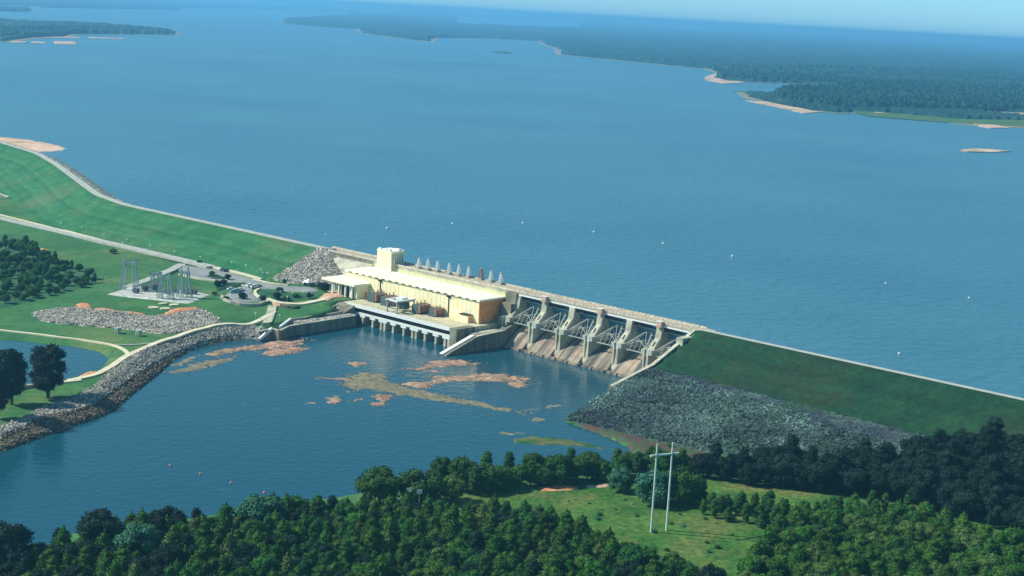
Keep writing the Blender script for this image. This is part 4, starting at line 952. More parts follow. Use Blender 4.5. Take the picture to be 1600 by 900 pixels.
# D: light green young wood lower right
D_poly = [(1175, 892), (1200, 868), (1215, 845), (1270, 825), (1330, 818), (1420, 822), (1500, 842), (1620, 870), (1720, 900), (1720, 990), (1190, 990), (1160, 940)]
ptsD = scatter(D_poly, 4.4, 8, maxn=290, tries=12000)
for i, ((x, y, z), n_, r_) in enumerate(rowed(ptsD, 16)):
    v = np.array([x, y, z]) - CAM; px = 800 + FPX * (v @ R) / (v @ F)
    where = 'at the lower right edge' if px > 1450 else 'right of the open meadow'
    u = rs.rand()
    if u < .6: tree('young_tree', 'round', 'leaf_pine' if u < .4 else 'leaf_olive', x, y, z, rs.uniform(.5, .85), '%s young tree, %s from left in %s row of the lower right wood' % ('bright green' if u < .4 else 'yellow-green', n_, r_), 'tree', 'light green young trees %s' % where, k=i % 2)
    else: tree('pine_tree', 'pine', 'leaf_pine', x, y, z, rs.uniform(.85, 1.25), 'green young pine, %s from left in %s row of the lower right wood' % (n_, r_), 'pine tree', 'young pines %s' % where, k=i % 3)
# E: loose saplings between meadow and dark wood
E_poly = [(1085, 800), (1150, 792), (1260, 800), (1400, 800), (1480, 822), (1420, 845), (1330, 850), (1260, 868), (1230, 850), (1180, 825), (1110, 812)]
ptsE = scatter(E_poly, 4.2, 17, maxn=150)
for i, ((x, y, z), n_, r_) in enumerate(rowed(ptsE, 14)):
    tree('sapling', 'tall' if i % 2 else 'pine', 'leaf_green' if i % 3 else 'leaf_pine', x, y, z, rs.uniform(.35, .55) if i % 2 else rs.uniform(.55, .85), '%s sapling, %s from left in %s row beyond the meadow' % (['mid green', 'slender', 'small', 'pale green'][i % 4], n_, r_), 'sapling', 'saplings between meadow and dark wood', k=i % 2)
M_poly = [(830, 790), (960, 775), (1075, 765), (1180, 790), (1150, 850), (1090, 880), (1000, 850), (900, 810)]
for i, ((x, y, z), n_, r_) in enumerate(rowed(scatter(M_poly, 4.0, 77, maxn=26), 16)):
    tree('meadow_shrub', 'shrub', ['leaf_green', 'leaf_olive', 'leaf_teal'][i % 3], x, y, z, rs.uniform(.25, .6), '%s little shrub in the open meadow, %s from left in %s row' % (['dark', 'yellowish', 'blue-green'][i % 3], n_, r_), 'shrub', 'little shrubs dotted over the open meadow')
# F: scrub wood at the left edge
F_list = [(-5, 395, 20), (8, 388, 22), (20, 390, 17), (30, 393, 19), (40, 395, 28), (46, 398, 26), (52, 404, 22), (60, 408, 18), (70, 410, 20), (78, 413, 16), (86, 414, 22), (95, 420, 18), (104, 418, 12), (112, 420, 14), (124, 424, 12), (140, 436, 18), (148, 442, 16), (132, 444, 14), (120, 446, 13),
          (16, 412, 14), (26, 412, 16), (36, 412, 14), (2, 408, 14), (50, 424, 18), (60, 430, 20), (70, 436, 22), (82, 440, 20), (92, 442, 16), (100, 448, 14), (44, 440, 16), (54, 448, 18), (64, 452, 20), (48, 462, 16), (40, 470, 14), (74, 424, 18), (86, 430, 14), (20, 430, 12), (30, 446, 12), (8, 440, 10), (110, 440, 13)]
for i, (x, y, h) in enumerate(F_list):
    lone('scrub_tree', ['round', 'tall', 'wide'][i % 3], ['leaf_green', 'leaf_pine'][i % 2], x, y, h, '%s scrub tree of the left thicket, %s from the left edge' % (['rounded', 'upright', 'spreading'][i % 3], nth(sorted(f[0] for f in F_list).index(x))), 'tree', 'scrub trees below the left access road', k=i % 2, z0=6)
SB = scatter([(0, 400), (45, 405), (100, 425), (150, 442), (110, 455), (60, 468), (0, 478)], 7.0, 91, maxn=70, z0=6)
for i, ((x, y, z), n_, r_) in enumerate(rowed(SB, 9)):
    tree('scrub_bush', 'round' if i % 2 else 'shrub', 'leaf_green', x, y, z, rs.uniform(.35, .6) if i % 2 else rs.uniform(1.0, 1.8), '%s bush among the left scrub trees, %s from left in %s row' % ('rounded' if i % 2 else 'low', n_, r_), 'bush', 'bushes between the left scrub trees')
# G: trees of the parking area
G_list = [(177, 396, 8, 'single small dark tree beside the left road'), (301, 414, 5, 'small dark bush on the embankment toe, left of two'), (312, 412, 6, 'small dark bush on the embankment toe, right of two'),
          (331, 432, 9, 'pointed little tree on the parking lot island'), (239, 431, 7, 'round bush where the switchyard road begins'), (248, 429, 5, 'low bush above the switchyard road'), (356, 438, 10, 'dark tree at the hedge end beside the parked cars'), (340, 449, 12, 'dark tree above the parked cars'),
          (350, 446, 10, 'dense tree second from left above the parked cars'), (378, 468, 12, 'dark tree on the round planted island'), (353, 469, 7, 'round shrub at the left end of the lot'), (411, 472, 11, 'round dark tree left of the planting bed'), (433, 469, 13, 'broad dark tree in the planting bed'), (437, 456, 8, 'small tree at the top edge of the planting bed'),
          (448, 470, 8, 'low round tree in the middle of the planting bed'), (462, 466, 8, 'shrub right of the middle of the planting bed'), (484, 467, 11, 'dark tree near the right end of the planting bed'), (507, 458, 17, 'large dark tree beside the canopy columns'), (500, 452, 12, 'dark tree behind the large tree at the canopy'), (444, 441, 5, 'dark bush at the foot of the stone cone'),
          (405, 449, 5, 'small bush at the corner of the planting bed'), (424, 508, 5, 'tiny tree where the stairway meets the path'), (335, 461, 6, 'bush at the right tip of the switchyard pad'), (1047 + 0, 700, 7, 'lone dark bush at the foot of the riprap')]
for x, y, h, l in G_list: lone('shrub' if h < 9 else 'broadleaf_tree', 'shrub' if h < 9 else 'round', 'leaf_dark' if h > 9 else 'leaf_green', x, y, h, l, 'shrub' if h < 9 else 'tree', wide=1.15)
for k, (x, y) in enumerate([(228, 449), (222, 452), (216, 454), (236, 443), (268, 429), (272, 427), (276, 425)]):
    lone('shrub', 'shrub', 'leaf_green', x, y, 3.6, '%s little shrub along the switchyard road, counted uphill' % SN[k], 'shrub', 'little shrubs along the switchyard road')
# far scattered trees on the lake shores: uncountable
V = []; Fc = []
def far_blobs(pxpoly, n, seed, h0=12):
    P = poly_px(pxpoly, LZ); rs = np.random.RandomState(seed); x0, y0 = P.min(0); x1, y1 = P.max(0); c = 0; t = 0
    while c < n and t < n * 40:
        t += 1; x = rs.uniform(x0, x1); y = rs.uniform(y0, y1)
        if not inside(P, np.array([x]), np.array([y]))[0]: continue
        c += 1; h = h0 * rs.uniform(.7, 1.25); r = h * rs.uniform(.3, .42)
        m = MB(); m.ball((0, 0, 0), 1, 6, 4); i = len(V)
        for a, b, z in m.v:
            q = 1 + rs.uniform(-.22, .22); V.append((x + a * r * q, y + b * r * q, LZ + h * .55 + z * h * .5 * q))
        Fc.extend(tuple(i + w for w in f) for f in m.f)
far_blobs(C3([(455, 318), (560, 296), (900, 308), (1300, 330), (1640, 350), (1640, 392), (1360, 392), (1000, 385), (900, 388), (740, 382), (600, 368), (500, 345)]), 3800, 1, 14)
far_blobs(C3([(205, 225), (300, 232), (600, 240), (850, 262), (1640, 290), (1640, 350), (1000, 320), (860, 290), (700, 268), (330, 252), (230, 245)]), 3600, 2, 14)
far_blobs([(1110, 106), (1118, 113), (1640, 140), (1640, 120), (1300, 108)], 2500, 4, 14)
far_blobs([(0, 62), (60, 57), (120, 54), (200, 52), (276, 53), (200, 47), (100, 46), (0, 50)], 900, 3, 14)
me = bpy.data.meshes.new('shore_trees'); me.from_pydata(V, [], Fc); me.materials.append(M['canopy'])
o = bpy.data.objects.new('shore_trees', me); col.objects.link(o); struct(o, 'stuff', 'blue-green shore woods on the far points of the lake'); o['category'] = 'forest'

# ------------------------------------------------------------------ smaller things
# rock shoals in the tailwater
Q = lambda l: [(350 + x * .40625, 500 + y * .40625) for x, y in l]
SHO = [('rock', Q([(720, 188), (800, 160), (880, 148), (935, 160), (990, 170), (900, 178), (830, 182), (760, 192)]), 'long pink rock shoal nearest the training wall tip'),
       ('rock', Q([(680, 240), (760, 238), (830, 215), (900, 215), (950, 205), (1030, 208), (1100, 215), (1160, 225), (1150, 245), (1110, 262), (1040, 240), (950, 235), (860, 240), (800, 262), (730, 255)]), 'largest pink rock shoal stretching in front of the spillway'),
       ('weed', Q([(480, 250), (500, 220), (560, 208), (640, 215), (655, 240), (700, 255), (760, 270), (860, 290), (960, 310), (1020, 325), (1120, 346), (1112, 356), (1000, 338), (880, 318), (760, 302), (680, 288), (600, 272), (520, 272)]), 'wide olive brown shallow shoal in the middle of the tailwater'),
       ('rock', Q([(562, 292), (600, 285), (672, 290), (660, 302), (630, 312), (632, 328), (570, 331), (558, 320), (590, 306)]), 'ragged orange pink rock below the brown shoal'),
       ('rock', Q([(383, 300), (430, 290), (462, 305), (440, 320), (390, 317)]), 'oval pink rock left of the ragged orange one'), ('rock', Q([(300, 318), (340, 310), (364, 318), (335, 330)]), 'small brown rock left of the oval pink rock'),
       ('rock', Q([(480, 311), (540, 295), (546, 303), (500, 317)]), 'narrow pink rock slanting right of the oval one'), ('rock', Q([(475, 276), (520, 266), (527, 273), (490, 281)]), 'short pink rock at the left end of the brown shoal'),
       ('rock', Q([(358, 221), (480, 219), (484, 229), (370, 231)]), 'thin straight pink rock left of the brown shoal'), ('rock', Q([(473, 165), (520, 159), (560, 165), (550, 176), (515, 184), (478, 176)]), 'pink rock in open water in front of the tailrace deck'),
       ('rock', Q([(443, 186), (461, 184), (457, 194)]), 'tiny rock left of the pink rock in front of the deck'), ('rock', Q([(233, 258), (255, 254), (252, 265)]), 'left one of two tiny rocks far out in the tailwater'),
       ('rock', Q([(260, 255), (286, 258), (268, 265)]), 'right one of two tiny rocks far out in the tailwater'), ('rock', Q([(213, 290), (247, 289), (240, 300)]), 'small flat rock below the two tiny rocks'), ('rock', Q([(58, 322), (92, 319), (86, 328)]), 'lone small rock at the left side of the tailwater'),
       ('weed', Q([(1148, 345), (1200, 331), (1310, 324), (1312, 333), (1210, 344), (1160, 351)]), 'slender brown shoal off the riprap corner'), ('weed', Q([(1168, 380), (1210, 374), (1242, 386), (1200, 398)]), 'small brown islet just off the riprap foot'),
       ('weed', Q([(1053, 434), (1100, 431), (1182, 432), (1150, 441), (1070, 443)]), 'thin brown bar at the tip of the green spit'), ('weed', Q([(658, 184), (700, 182), (706, 190), (665, 193)]), 'small dark shoal left of the long pink rock shoal'),
       ('weed', Q([(653, 210), (742, 207), (732, 217), (660, 216)]), 'thin grey shoal above the largest pink shoal'), ('rock', Q([(748, 195), (832, 191), (820, 202), (760, 201)]), 'narrow pink rock between the two long shoals'),
       ('rock', Z3([(1040, 735), (1060, 700), (1000, 700), (1060, 672), (1150, 645), (1260, 638), (1355, 652), (1270, 690), (1375, 702), (1250, 722), (1120, 742)]), 'broad pinkish shoal below the end of the retaining wall'),
       ('rock', Z3([(690, 738), (800, 700), (940, 680), (1045, 680), (1000, 708), (880, 722), (760, 748)]), 'long pinkish shoal along the muddy shore'),
       ('weed', Z3([(420, 846), (520, 828), (620, 782), (760, 760), (880, 743), (845, 775), (700, 822), (600, 846), (480, 852)]), 'outermost greyish shoal along the muddy shore'),
       ('weed', Z3([(470, 808), (560, 762), (650, 733), (625, 768), (560, 802)]), 'innermost brown shoal against the muddy shore')]
for i, (m, pts, l) in enumerate(SHO):
    o = mound('rock_shoal', pts, 0, 0.55 if m == 'rock' else 0.25, M[m], 1.2, off=0.02, jit=1.0, kind=None, label=None, seed=40 + i, broken=1.0 if max(q[0] for q in pts) - min(q[0] for q in pts) > 60 else 0.0, grow=1.13)
    tag(o, l, 'rock shoal', 'rock shoals showing in the tailwater')
# loose stones lying on the riprap
def stone_mat(name, lo, hi, patchy=False):
    m = bpy.data.materials.new(name); m.use_nodes = True; N = m.node_tree.nodes; b = N['Principled BSDF']; b.inputs['Roughness'].default_value = .9; b.inputs['Specular IOR Level'].default_value = .1
    g_ = N.new('ShaderNodeNewGeometry'); x = N.new('ShaderNodeMix'); x.data_type = 'RGBA'; x.inputs[6].default_value = (*lo, 1); x.inputs[7].default_value = (*hi, 1)
    m.node_tree.links.new(g_.outputs['Random Per Island'], x.inputs[0]); m.node_tree.links.new(x.outputs[2], b.inputs['Base Color'])
    if patchy:
        tc = N.new('ShaderNodeTexCoord'); n = N.new('ShaderNodeTexNoise'); n.inputs['Scale'].default_value = .03; n.inputs['Detail'].default_value = 4; r = N.new('ShaderNodeMapRange'); r.inputs[1].default_value = .42; r.inputs[2].default_value = .6; r.inputs[3].default_value = .55; r.inputs[4].default_value = 2.4
        y = N.new('ShaderNodeMix'); y.data_type = 'RGBA'; y.blend_type = 'MULTIPLY'; y.inputs[0].default_value = 1; L_ = m.node_tree.links; L_.new(tc.outputs['Object'], n.inputs['Vector']); L_.new(n.outputs[0], r.inputs[0]); L_.new(x.outputs[2], y.inputs[6]); L_.new(r.outputs[0], y.inputs[7]); L_.new(y.outputs[2], b.inputs['Base Color'])
    return m
def stones(name, P, n, m, s0, s1, off, label, seed, zf=None):
    rs = np.random.RandomState(seed); x0, y0 = P.min(0); x1, y1 = P.max(0); X = rs.uniform(x0, x1, n * 6); Y = rs.uniform(y0, y1, n * 6); k = inside(P, X, Y); X = X[k][:n]; Y = Y[k][:n]
    Z = (zf or H)(X, Y) + off; V = []; Fc = []
    cube = np.array([(a, b, c) for c in (-1, 1) for b in (-1, 1) for a in (-1, 1)], float)
    for x, y, z in zip(X, Y, Z):
        c = cube * rs.uniform(.6, 1, (8, 1)) * rs.uniform(s0, s1) * rs.uniform(.7, 1.2, 3)
        a, b2 = rs.uniform(0, 6.28, 2); ca, sa, cb, sb = math.cos(a), math.sin(a), math.cos(b2), math.sin(b2)
        c = c @ np.array([[ca, sa, 0], [-sa, ca, 0], [0, 0, 1]]) @ np.array([[1, 0, 0], [0, cb, sb], [0, -sb, cb]]); i = len(V)
        V += (c + [x, y, z]).tolist(); Fc += [tuple(i + w for w in q) for q in ((0, 2, 3, 1), (4, 5, 7, 6), (0, 1, 5, 4), (2, 6, 7, 3), (0, 4, 6, 2), (1, 3, 7, 5))]
    me = bpy.data.meshes.new(name); me.from_pydata(V, [], Fc); me.materials.append(m); o = bpy.data.objects.new(name, me); col.objects.link(o); struct(o, 'stuff', label); o['category'] = 'stones'
SM1 = stone_mat('stone_grey', (0.10, 0.11, 0.10), (0.50, 0.48, 0.42)); SM2 = stone_mat('stone_pale', (0.18, 0.17, 0.15), (0.62, 0.58, 0.50)); SM3 = stone_mat('stone_shade_toned', (0.018, 0.03, 0.036), (0.10, 0.16, 0.14), True); SM4 = stone_mat('stone_brown', (0.05, 0.04, 0.03), (0.26, 0.21, 0.15))  # third set has the right slope's shade put into its colour
stones('riprap_stones', PX(Z5([(300, 640), (420, 590), (500, 545), (560, 480), (640, 430), (700, 390), (790, 345), (900, 310), (1000, 275), (1100, 245), (1200, 232), (1330, 236), (1360, 285), (1280, 280), (1150, 295), (1040, 325), (930, 370), (860, 400), (790, 440), (720, 490), (640, 545), (560, 597), (500, 645), (400, 680), (260, 698), (120, 765), (0, 815), (0, 765), (100, 725), (200, 675)])), 4600, SM1, .2, .5, .85, 'loose grey stones of the tailwater bank', 3)
stones('riprap_stones', PX(Z5([(160, 168), (250, 148), (390, 138), (480, 150), (560, 153), (680, 168), (780, 183), (860, 183), (950, 163), (1040, 146), (1100, 168), (1150, 205), (1120, 223), (1060, 242), (1000, 255), (900, 272), (780, 267), (700, 252), (620, 242), (500, 235), (380, 225), (280, 215), (205, 202)])), 4600, SM2, .22, .52, .45, 'loose pale stones of the riprap band on the lawn', 4)
stones('riprap_stones', np.array([s2(2, 5)] + [s2(p[0] * .97, p[1] * .97) for p in ck] + [s2(8, -1)]), 2400, SM2, .25, .55, .45, 'loose pale stones at the end of the grass embankment', 5)
stones('riprap_stones', np.array([s2(257.5, 36), s2(257.5, 58), tuple(un(905, 642, 1)[:2]), tuple(un(885, 656, 0.4)[:2]), tuple(un(1000, 688, 0.5)[:2]), tuple(un(1100, 710, 0.5)[:2]), tuple(un(1300, 732, 1)[:2]), s2(400, 66), s2(385, 50), s2(330, 42)]), 7000, SM3, .22, .55, .75, 'loose shade-toned stones of the slope right of the spillway', 6)
stones('riprap_stones', PX(Z5([(0, 815), (260, 698), (400, 684), (500, 650), (640, 548), (790, 446), (930, 376), (1150, 300), (1340, 292), (1200, 310), (960, 386), (800, 502), (610, 668), (400, 748), (190, 822), (0, 890)])), 2600, SM4, .2, .5, .6, 'brown stones strewn over the muddy shore strip', 8)
SM5 = stone_mat('stone_shoal', (0.20, 0.15, 0.10), (0.50, 0.35, 0.25))
for k_ in (0, 1, 2, 3, 21, 22, 23):
    P = poly_px(SHO[k_][1], 0); P = P.mean(0) + (P - P.mean(0)) * 1.22; ar = abs(sum(P[i][0] * P[(i + 1) % len(P)][1] - P[(i + 1) % len(P)][0] * P[i][1] for i in range(len(P)))) / 2
    stones('shoal_stones', P, min(700, int(ar * .3)), SM5, .10, .30, 0.04, 'loose brown stones breaking the water around the ' + SHO[k_][2].split(' in front')[0].split(' stretching')[0], 70 + k_, lambda X, Y: np.zeros(X.shape))
# buoys
def buoy(px, py, z, r, m, l, grp):
    p = un(px, py, z); o = empty('buoy', (p[0], p[1], z), l, 'buoy', grp)
    mb = MB(); mb.ball((0, 0, r * .35), r, 10, 6, .8); mb.build('float', M[m], o, True)
    mb = MB(); mb.bar((0, 0, r * 1.0), (0, 0, r * 2.0), r * .18, r * .1, 6); mb.build('mast', M[m], o)
for i, (x, y) in enumerate([(509, 367), (605, 357), (707, 350), (817, 349), (928, 363), (1036, 381), (1144, 401)]):
    buoy(x, y, LAKE, .75 if i else .5, 'white', '%s white buoy of the curved line across the reservoir, from the left' % SN[i], 'white buoys in a curved line above the dam')
for i, (x, y) in enumerate([(1405, 553), (1514, 466), (1384, 443)]):
    buoy(x, y, LAKE, .6, 'white', ['small white buoy close to the right embankment', 'small white buoy far out at the right side', 'small pale buoy between the curved line and right embankment'][i], 'small buoys above the right embankment')
for i, (x, y) in enumerate([(266, 728), (313, 741), (361, 755), (413, 770)]):
    buoy(x, y, 0, .45, 'redpaint', '%s red buoy from the left in the tailwater line' % SN[i], 'red buoys in a line in the tailwater')

# white take-off towers on the crest
def takeoff():
    o = empty('takeoff_tower', (0, 0, 0)); h = 4.6; mb = MB()
    for x, y in ((-1, -1), (1, -1), (1, 1), (-1, 1)): mb.bar((x * 1.0, y * 1.0, 0), (x * .35, y * .35, h), .16)
    for k in range(6):
        u = k / 5; w = 1.0 - .65 * u; z = u * h
        c = [(-w, -w, z), (w, -w, z), (w, w, z), (-w, w, z)]
        for i in range(4):
            mb.bar(c[i], c[(i + 1) % 4], .12)
            if k < 5:
                u2 = (k + 1) / 5; w2 = 1 - .65 * u2; c2 = [(-w2, -w2, u2 * h), (w2, -w2, u2 * h), (w2, w2, u2 * h), (-w2, w2, u2 * h)]; mb.bar(c[i], c2[(i + 1) % 4], .1)
    mb.build('lattice_frame', M['white'], o)
    mb = MB(); mb.box(-1.3, 1.3, -1.3, 1.3, -1.0, 0); mb.box(-1.2, -.8, -1.2, 1.2, -2.6, -1.0); mb.box(.8, 1.2, -1.2, 1.2, -2.6, -1.0); mb.build('pedestal', M['concrete'], o)
    mb = MB(); mb.box(-.5, .5, -.5, .5, h, h + .25); mb.bar((1.6, -1.8, 0), (1.6, -1.8, 3.4), .09); mb.bar((.3, -.3, h), (1.6, -1.8, 3.4), .05); mb.build('cap', M['steelgrey'], o)
    return o
t0 = takeoff(); tk = kids(t0)
pos = [(654.4, 417), (668.8, 419), (683.6, 421.5), (701.9, 425.5), (717, 428), (732.2, 430.6), (751.5, 434), (767, 437.5), (782.5, 441)]
for i, (x, y) in enumerate(pos):
    p = un(x, y, 25.3); l = '%s of the nine white lattice towers on the crest, from the left' % SN[i]
    if i == 6: l = 'rusty reddish seventh of the nine lattice towers on the crest'
    if i == 0: o = t0; o.location = p; o.rotation_euler.z = AXANG; tag(o, l, 'lattice tower', 'white lattice towers on the dam crest')
    else: o = copy_tree(t0, tk, tuple(p), AXANG, 1, l)
    if i == 6:
        for c in kids(o):
            if c.name.startswith('lattice_frame'): c.data = c.data.copy(); c.data.materials[0] = M['xfmr']
# transformers on the deck
def transformer():
    o = empty('transformer', (0, 0, 0))
    mb = MB(); mb.box(-2.4, 1.2, -3.6, 3.6, .3, 4.0); mb.box(-2.6, 1.4, -3.8, 3.8, 0, .3); mb.build('tank', M['xfmr_d'], o)
    for k in range(3):
        mb = MB(); y0 = -3.4 + k * 2.35
        for j in range(4): mb.box(1.2, 2.4, y0 + j * .5, y0 + j * .5 + .36, .7, 3.9)
        mb.box(1.25, 2.3, y0, y0 + 1.85, 3.9, 4.05); mb.build('radiator', M['xfmr'], o)
    for k in range(3):
        b = MB(); y = -2.4 + k * 2.4; b.bar((-.4, y, 4), (-.6, y, 5.6), .28, .14, 8)
        for q in range(4): b.bar((-.42 - q * .04, y, 4.2 + q * .33), (-.42 - q * .04, y, 4.32 + q * .33), .42, .42, 8)
        b.build('bushing', M['porcelain'], o)
    return o
x0 = transformer(); xk = kids(x0)
XP = [(75.2, 26, 'transformer nearest the brick forecourt'), (85.0, 26.8, 'second transformer, left of the gantry crane'), (108.5, 27.5, 'third transformer, just right of the gantry crane'), (117.8, 25.8, 'small last transformer toward the brown end wall')]
for i, (s, t, l) in enumerate(XP):
    sc = 1.12 if i < 3 else .95
    if i == 0: x0.location = ws(s, t, 9.3); x0.rotation_euler.z = AXANG; x0.scale = (1.12,) * 3; tag(x0, l + ' on the deck', 'transformer', 'transformers on the powerhouse deck')
    else: copy_tree(x0, xk, ws(s, t, 9.3), AXANG, sc, l + ' on the deck')
# gantry crane
gc, fr = site('gantry_crane', 100, 33, 9.3, 'blue grey gantry crane with white top straddling the tailrace deck', 'crane')
for s, t in ((96.5, 28), (103.5, 28), (96.5, 39.5), (103.5, 39.5)):
    mb = MB(); mb.bar(fr(s, t, 9.3), fr(s, t, 15.2), .38); mb.box(s - .6, s + .6, t - .6, t + .6, 9.3, 9.9, fr); mb.build('leg', M['steelgrey'], gc)
mb = MB()
for z in (11.6, 14.6):
    for a, b in (((96.5, 28), (103.5, 28)), ((96.5, 39.5), (103.5, 39.5)), ((96.5, 28), (96.5, 39.5)), ((103.5, 28), (103.5, 39.5))): mb.bar(fr(*a, z), fr(*b, z), .24)
for a, b in (((96.5, 39.5), (103.5, 39.5)), ((103.5, 28), (103.5, 39.5))): mb.bar(fr(*a, 11.6), fr(*b, 14.6), .18)
mb.build('bracing', M['xfmr_d'], gc)
sbox(fr, (95.9, 97.0, 27.4, 40.2, 15.0, 15.7), (103.0, 104.1, 27.4, 40.2, 15.0, 15.7), (97, 103, 28, 29.4, 15.0, 15.6), (97, 103, 38, 39.6, 15.0, 15.6), (98, 102.4, 31, 35, 14.9, 16.4)).build('top_frame', M['white'], gc)
sbox(fr, (97.5, 101.5, 29, 33, 10.4, 13.6)).build('machinery_cabin', M['xfmr_d'], gc)

# lattice gantries of the switchyard
def lattice(mb, p, q, w0, w1, n, r=.1):
    p = Vector(p); q = Vector(q); d = (q - p).normalized(); a = d.cross(Vector((0, 1, 0)) if abs(d.y) < .9 else Vector((1, 0, 0))).normalized(); b = d.cross(a)
    prev = None
    for k in range(n + 1):
        u = k / n; c = p.lerp(q, u); w = (w0 + (w1 - w0) * u) / 2
        cur = [c + a * w + b * w, c - a * w + b * w, c - a * w - b * w, c + a * w - b * w]
        for i in range(4):
            mb.bar(cur[i], cur[(i + 1) % 4], r * .6)
            if prev: mb.bar(prev[i], cur[i], r); mb.bar(prev[i], cur[(i + 1) % 4], r * .7)
        prev = cur
def gantry(px, py, hpx, wpx, l, g):
    p = unH(px, py, 7.5); d = (p - CAM) @ F; h = hpx * d / FPX / .98; w = wpx * d / FPX * .8
    o = empty('switchyard_gantry', tuple(p), l, 'gantry', g, AXANG + .5)
    for sx in (-1, 1):
        mb = MB(); lattice(mb, (sx * w / 2, 0, -.5), (sx * w * .36, 0, h * .82), 2.8, 1.0, 9, .16); mb.build('leg', M['galv'], o)
    mb = MB(); lattice(mb, (-w * .5, 0, h * .8), (w * .5, 0, h * .8), 1.1, 1.1, 8, .13); mb.build('crossbeam', M['galv'], o)
    for sx in (-1, 1):
        mb = MB(); lattice(mb, (sx * w * .36, 0, h * .82), (sx * w * .36, 0, h), .9, .15, 4, .1); mb.build('peak', M['galv'], o)
    mb = MB()
    for k in range(3):
        x = (-.25 + .25 * k) * w; mb.bar((x, 0, h * .78), (x, 0, h * .66), .16, .16, 6)
    mb.build('insulator_strings', M['xfmr_d'], o)
GG = 'lattice gantries in the switchyard'
gantry(202, 455, 55, 30, 'tallest steel lattice gantry, at the left end of the switchyard', GG)
gantry(258, 468, 42, 24, 'lower steel lattice gantry at the front middle of the switchyard', GG)
gantry(243, 455, 34, 18, 'small rear lattice gantry between the two larger ones', GG)
gantry(288, 466, 50, 20, 'slender lattice gantry at the right end of the switchyard', GG)
def equip(px, py, sc, l):
    p = unH(px, py, 7.5); o = empty('circuit_breaker', tuple(p), l, 'switchgear', 'switchgear standing in the switchyard', AXANG + .3, sc)
    mb = MB(); mb.box(-1.6, 1.6, -1.0, 1.0, .8, 3.0); mb.build('tank', M['xfmr_d'], o)
    mb = MB(); [mb.box(a, a + .25, b, b + .25, -.2, .8) for a in (-1.5, 1.25) for b in (-.9, .65)]; mb.build('stand', M['steelgrey'], o)
    for k in (-1, 0, 1): b = MB(); b.bar((k * 1.0, 0, 3.0), (k * 1.3, 0, 4.8), .22, .12, 6); b.build('bushing', M['xfmr'], o)
EQ = [(246, 457, 1.3, 'dark square switchgear box left of the middle'), (226, 455, .9, 'small switchgear near the yard entrance'), (262, 461, .9, 'switchgear beside the front gantry'), (274, 459, .9, 'switchgear behind the front gantry'), (290, 461, 1.1, 'switchgear at the right gantry foot'), (303, 461, .9, 'outermost switchgear toward the parking lot'), (212, 459, .9, 'switchgear under the tallest gantry'), (235, 453, .8, 'rear switchgear along the yard fence')]
for e in EQ: equip(*e)
# yard fence
fe = empty('chain_fence', (0, 0, 0), 'thin wire fence around the pale switchyard pad', 'fence')
FP = PX(Z6([(40, 722), (170, 680), (300, 628), (520, 622), (700, 655), (1000, 662), (1365, 722), (1230, 780), (1085, 842), (900, 828), (700, 800), (520, 782), (200, 745), (40, 722)])); mbp = MB(); mbr = MB()
FD = densify(FP[:-1], 4.0); FZ = H(FD[:, 0], FD[:, 1]) + .4
for i in range(len(FD)):
    a = (*FD[i], FZ[i]); b = (*FD[(i + 1) % len(FD)], FZ[(i + 1) % len(FD)]); mbp.bar(a, (a[0], a[1], a[2] + 2.2), .05)
    for dz in (.7, 1.4, 2.1): mbr.bar((a[0], a[1], a[2] + dz), (b[0], b[1], b[2] + dz), .025)
mbp.build('posts', M['steelgrey'], fe)['kind'] = 'stuff'; mbr.build('wires', M['steelgrey'], fe)

# H-frame pole structure in the meadow
p1 = unH(1017, 833, 6); p2 = unH(1041, 830, 6); hf = empty('h_frame_pylon', tuple(p1), 'tall pale H-frame of two thin poles and one crossarm in the near meadow', 'pylon')
d12 = p2 - p1; dd = d12 / np.linalg.norm(d12)
def htop(p, py):
    for h in np.arange(20, 40, .1):
        v = p + [0, 0, h] - CAM
        if 450 - FPX * (v @ U) / (v @ F) < py: return h
ha = htop(p1, 693.5); hb = htop(p2, 692); hc = htop(p1, 711.5)
for q, h in ((np.zeros(3), ha), (d12, hb)):
    mb = MB(); mb.bar(q - [0, 0, .5], q + [0, 0, h], .34, .24, 10); mb.build('pole', M['pole'], hf)
mb = MB(); a = -dd * 2.2 + [0, 0, hc]; b = d12 + dd * 2.4 + [0, 0, hc + .1]; mb.bar(a, b, .34, .34, 6); mb.build('crossarm', M['pole'], hf)
# white marker posts and globe lamps
def post(px, py, l, grp, h=1.6, r=.42, kind='marker_post', cat='marker post'):
    p = unH(px, py, 9); o = empty(kind, tuple(p), l, cat, grp)
    mb = MB(); mb.bar((0, 0, -.3), (0, 0, h), .09, .08, 6); mb.build('post', M['steelgrey'], o)
    mb = MB(); mb.ball((0, 0, h + r * .8), r, 8, 6); mb.build('globe' if kind == 'globe_lamp' else 'cap', M['white'], o, True)
for i, (x, y) in enumerate([(95, 353), (128, 360), (163, 370), (198, 379), (235, 388), (273, 398), (313, 406.5)]):
    post(x, y, '%s white topped post of the upper row on the embankment toe' % SN[i], 'white topped posts above the left road')
for i, (x, y) in enumerate([(191, 384), (227.5, 394), (266, 404), (362, 415), (384.5, 420), (408, 426), (410.5, 431), (418, 432)]):
    post(x, y, '%s white topped post of the lower row, counted toward the powerhouse' % SN[i], 'white topped posts beside the left road and parking lot')
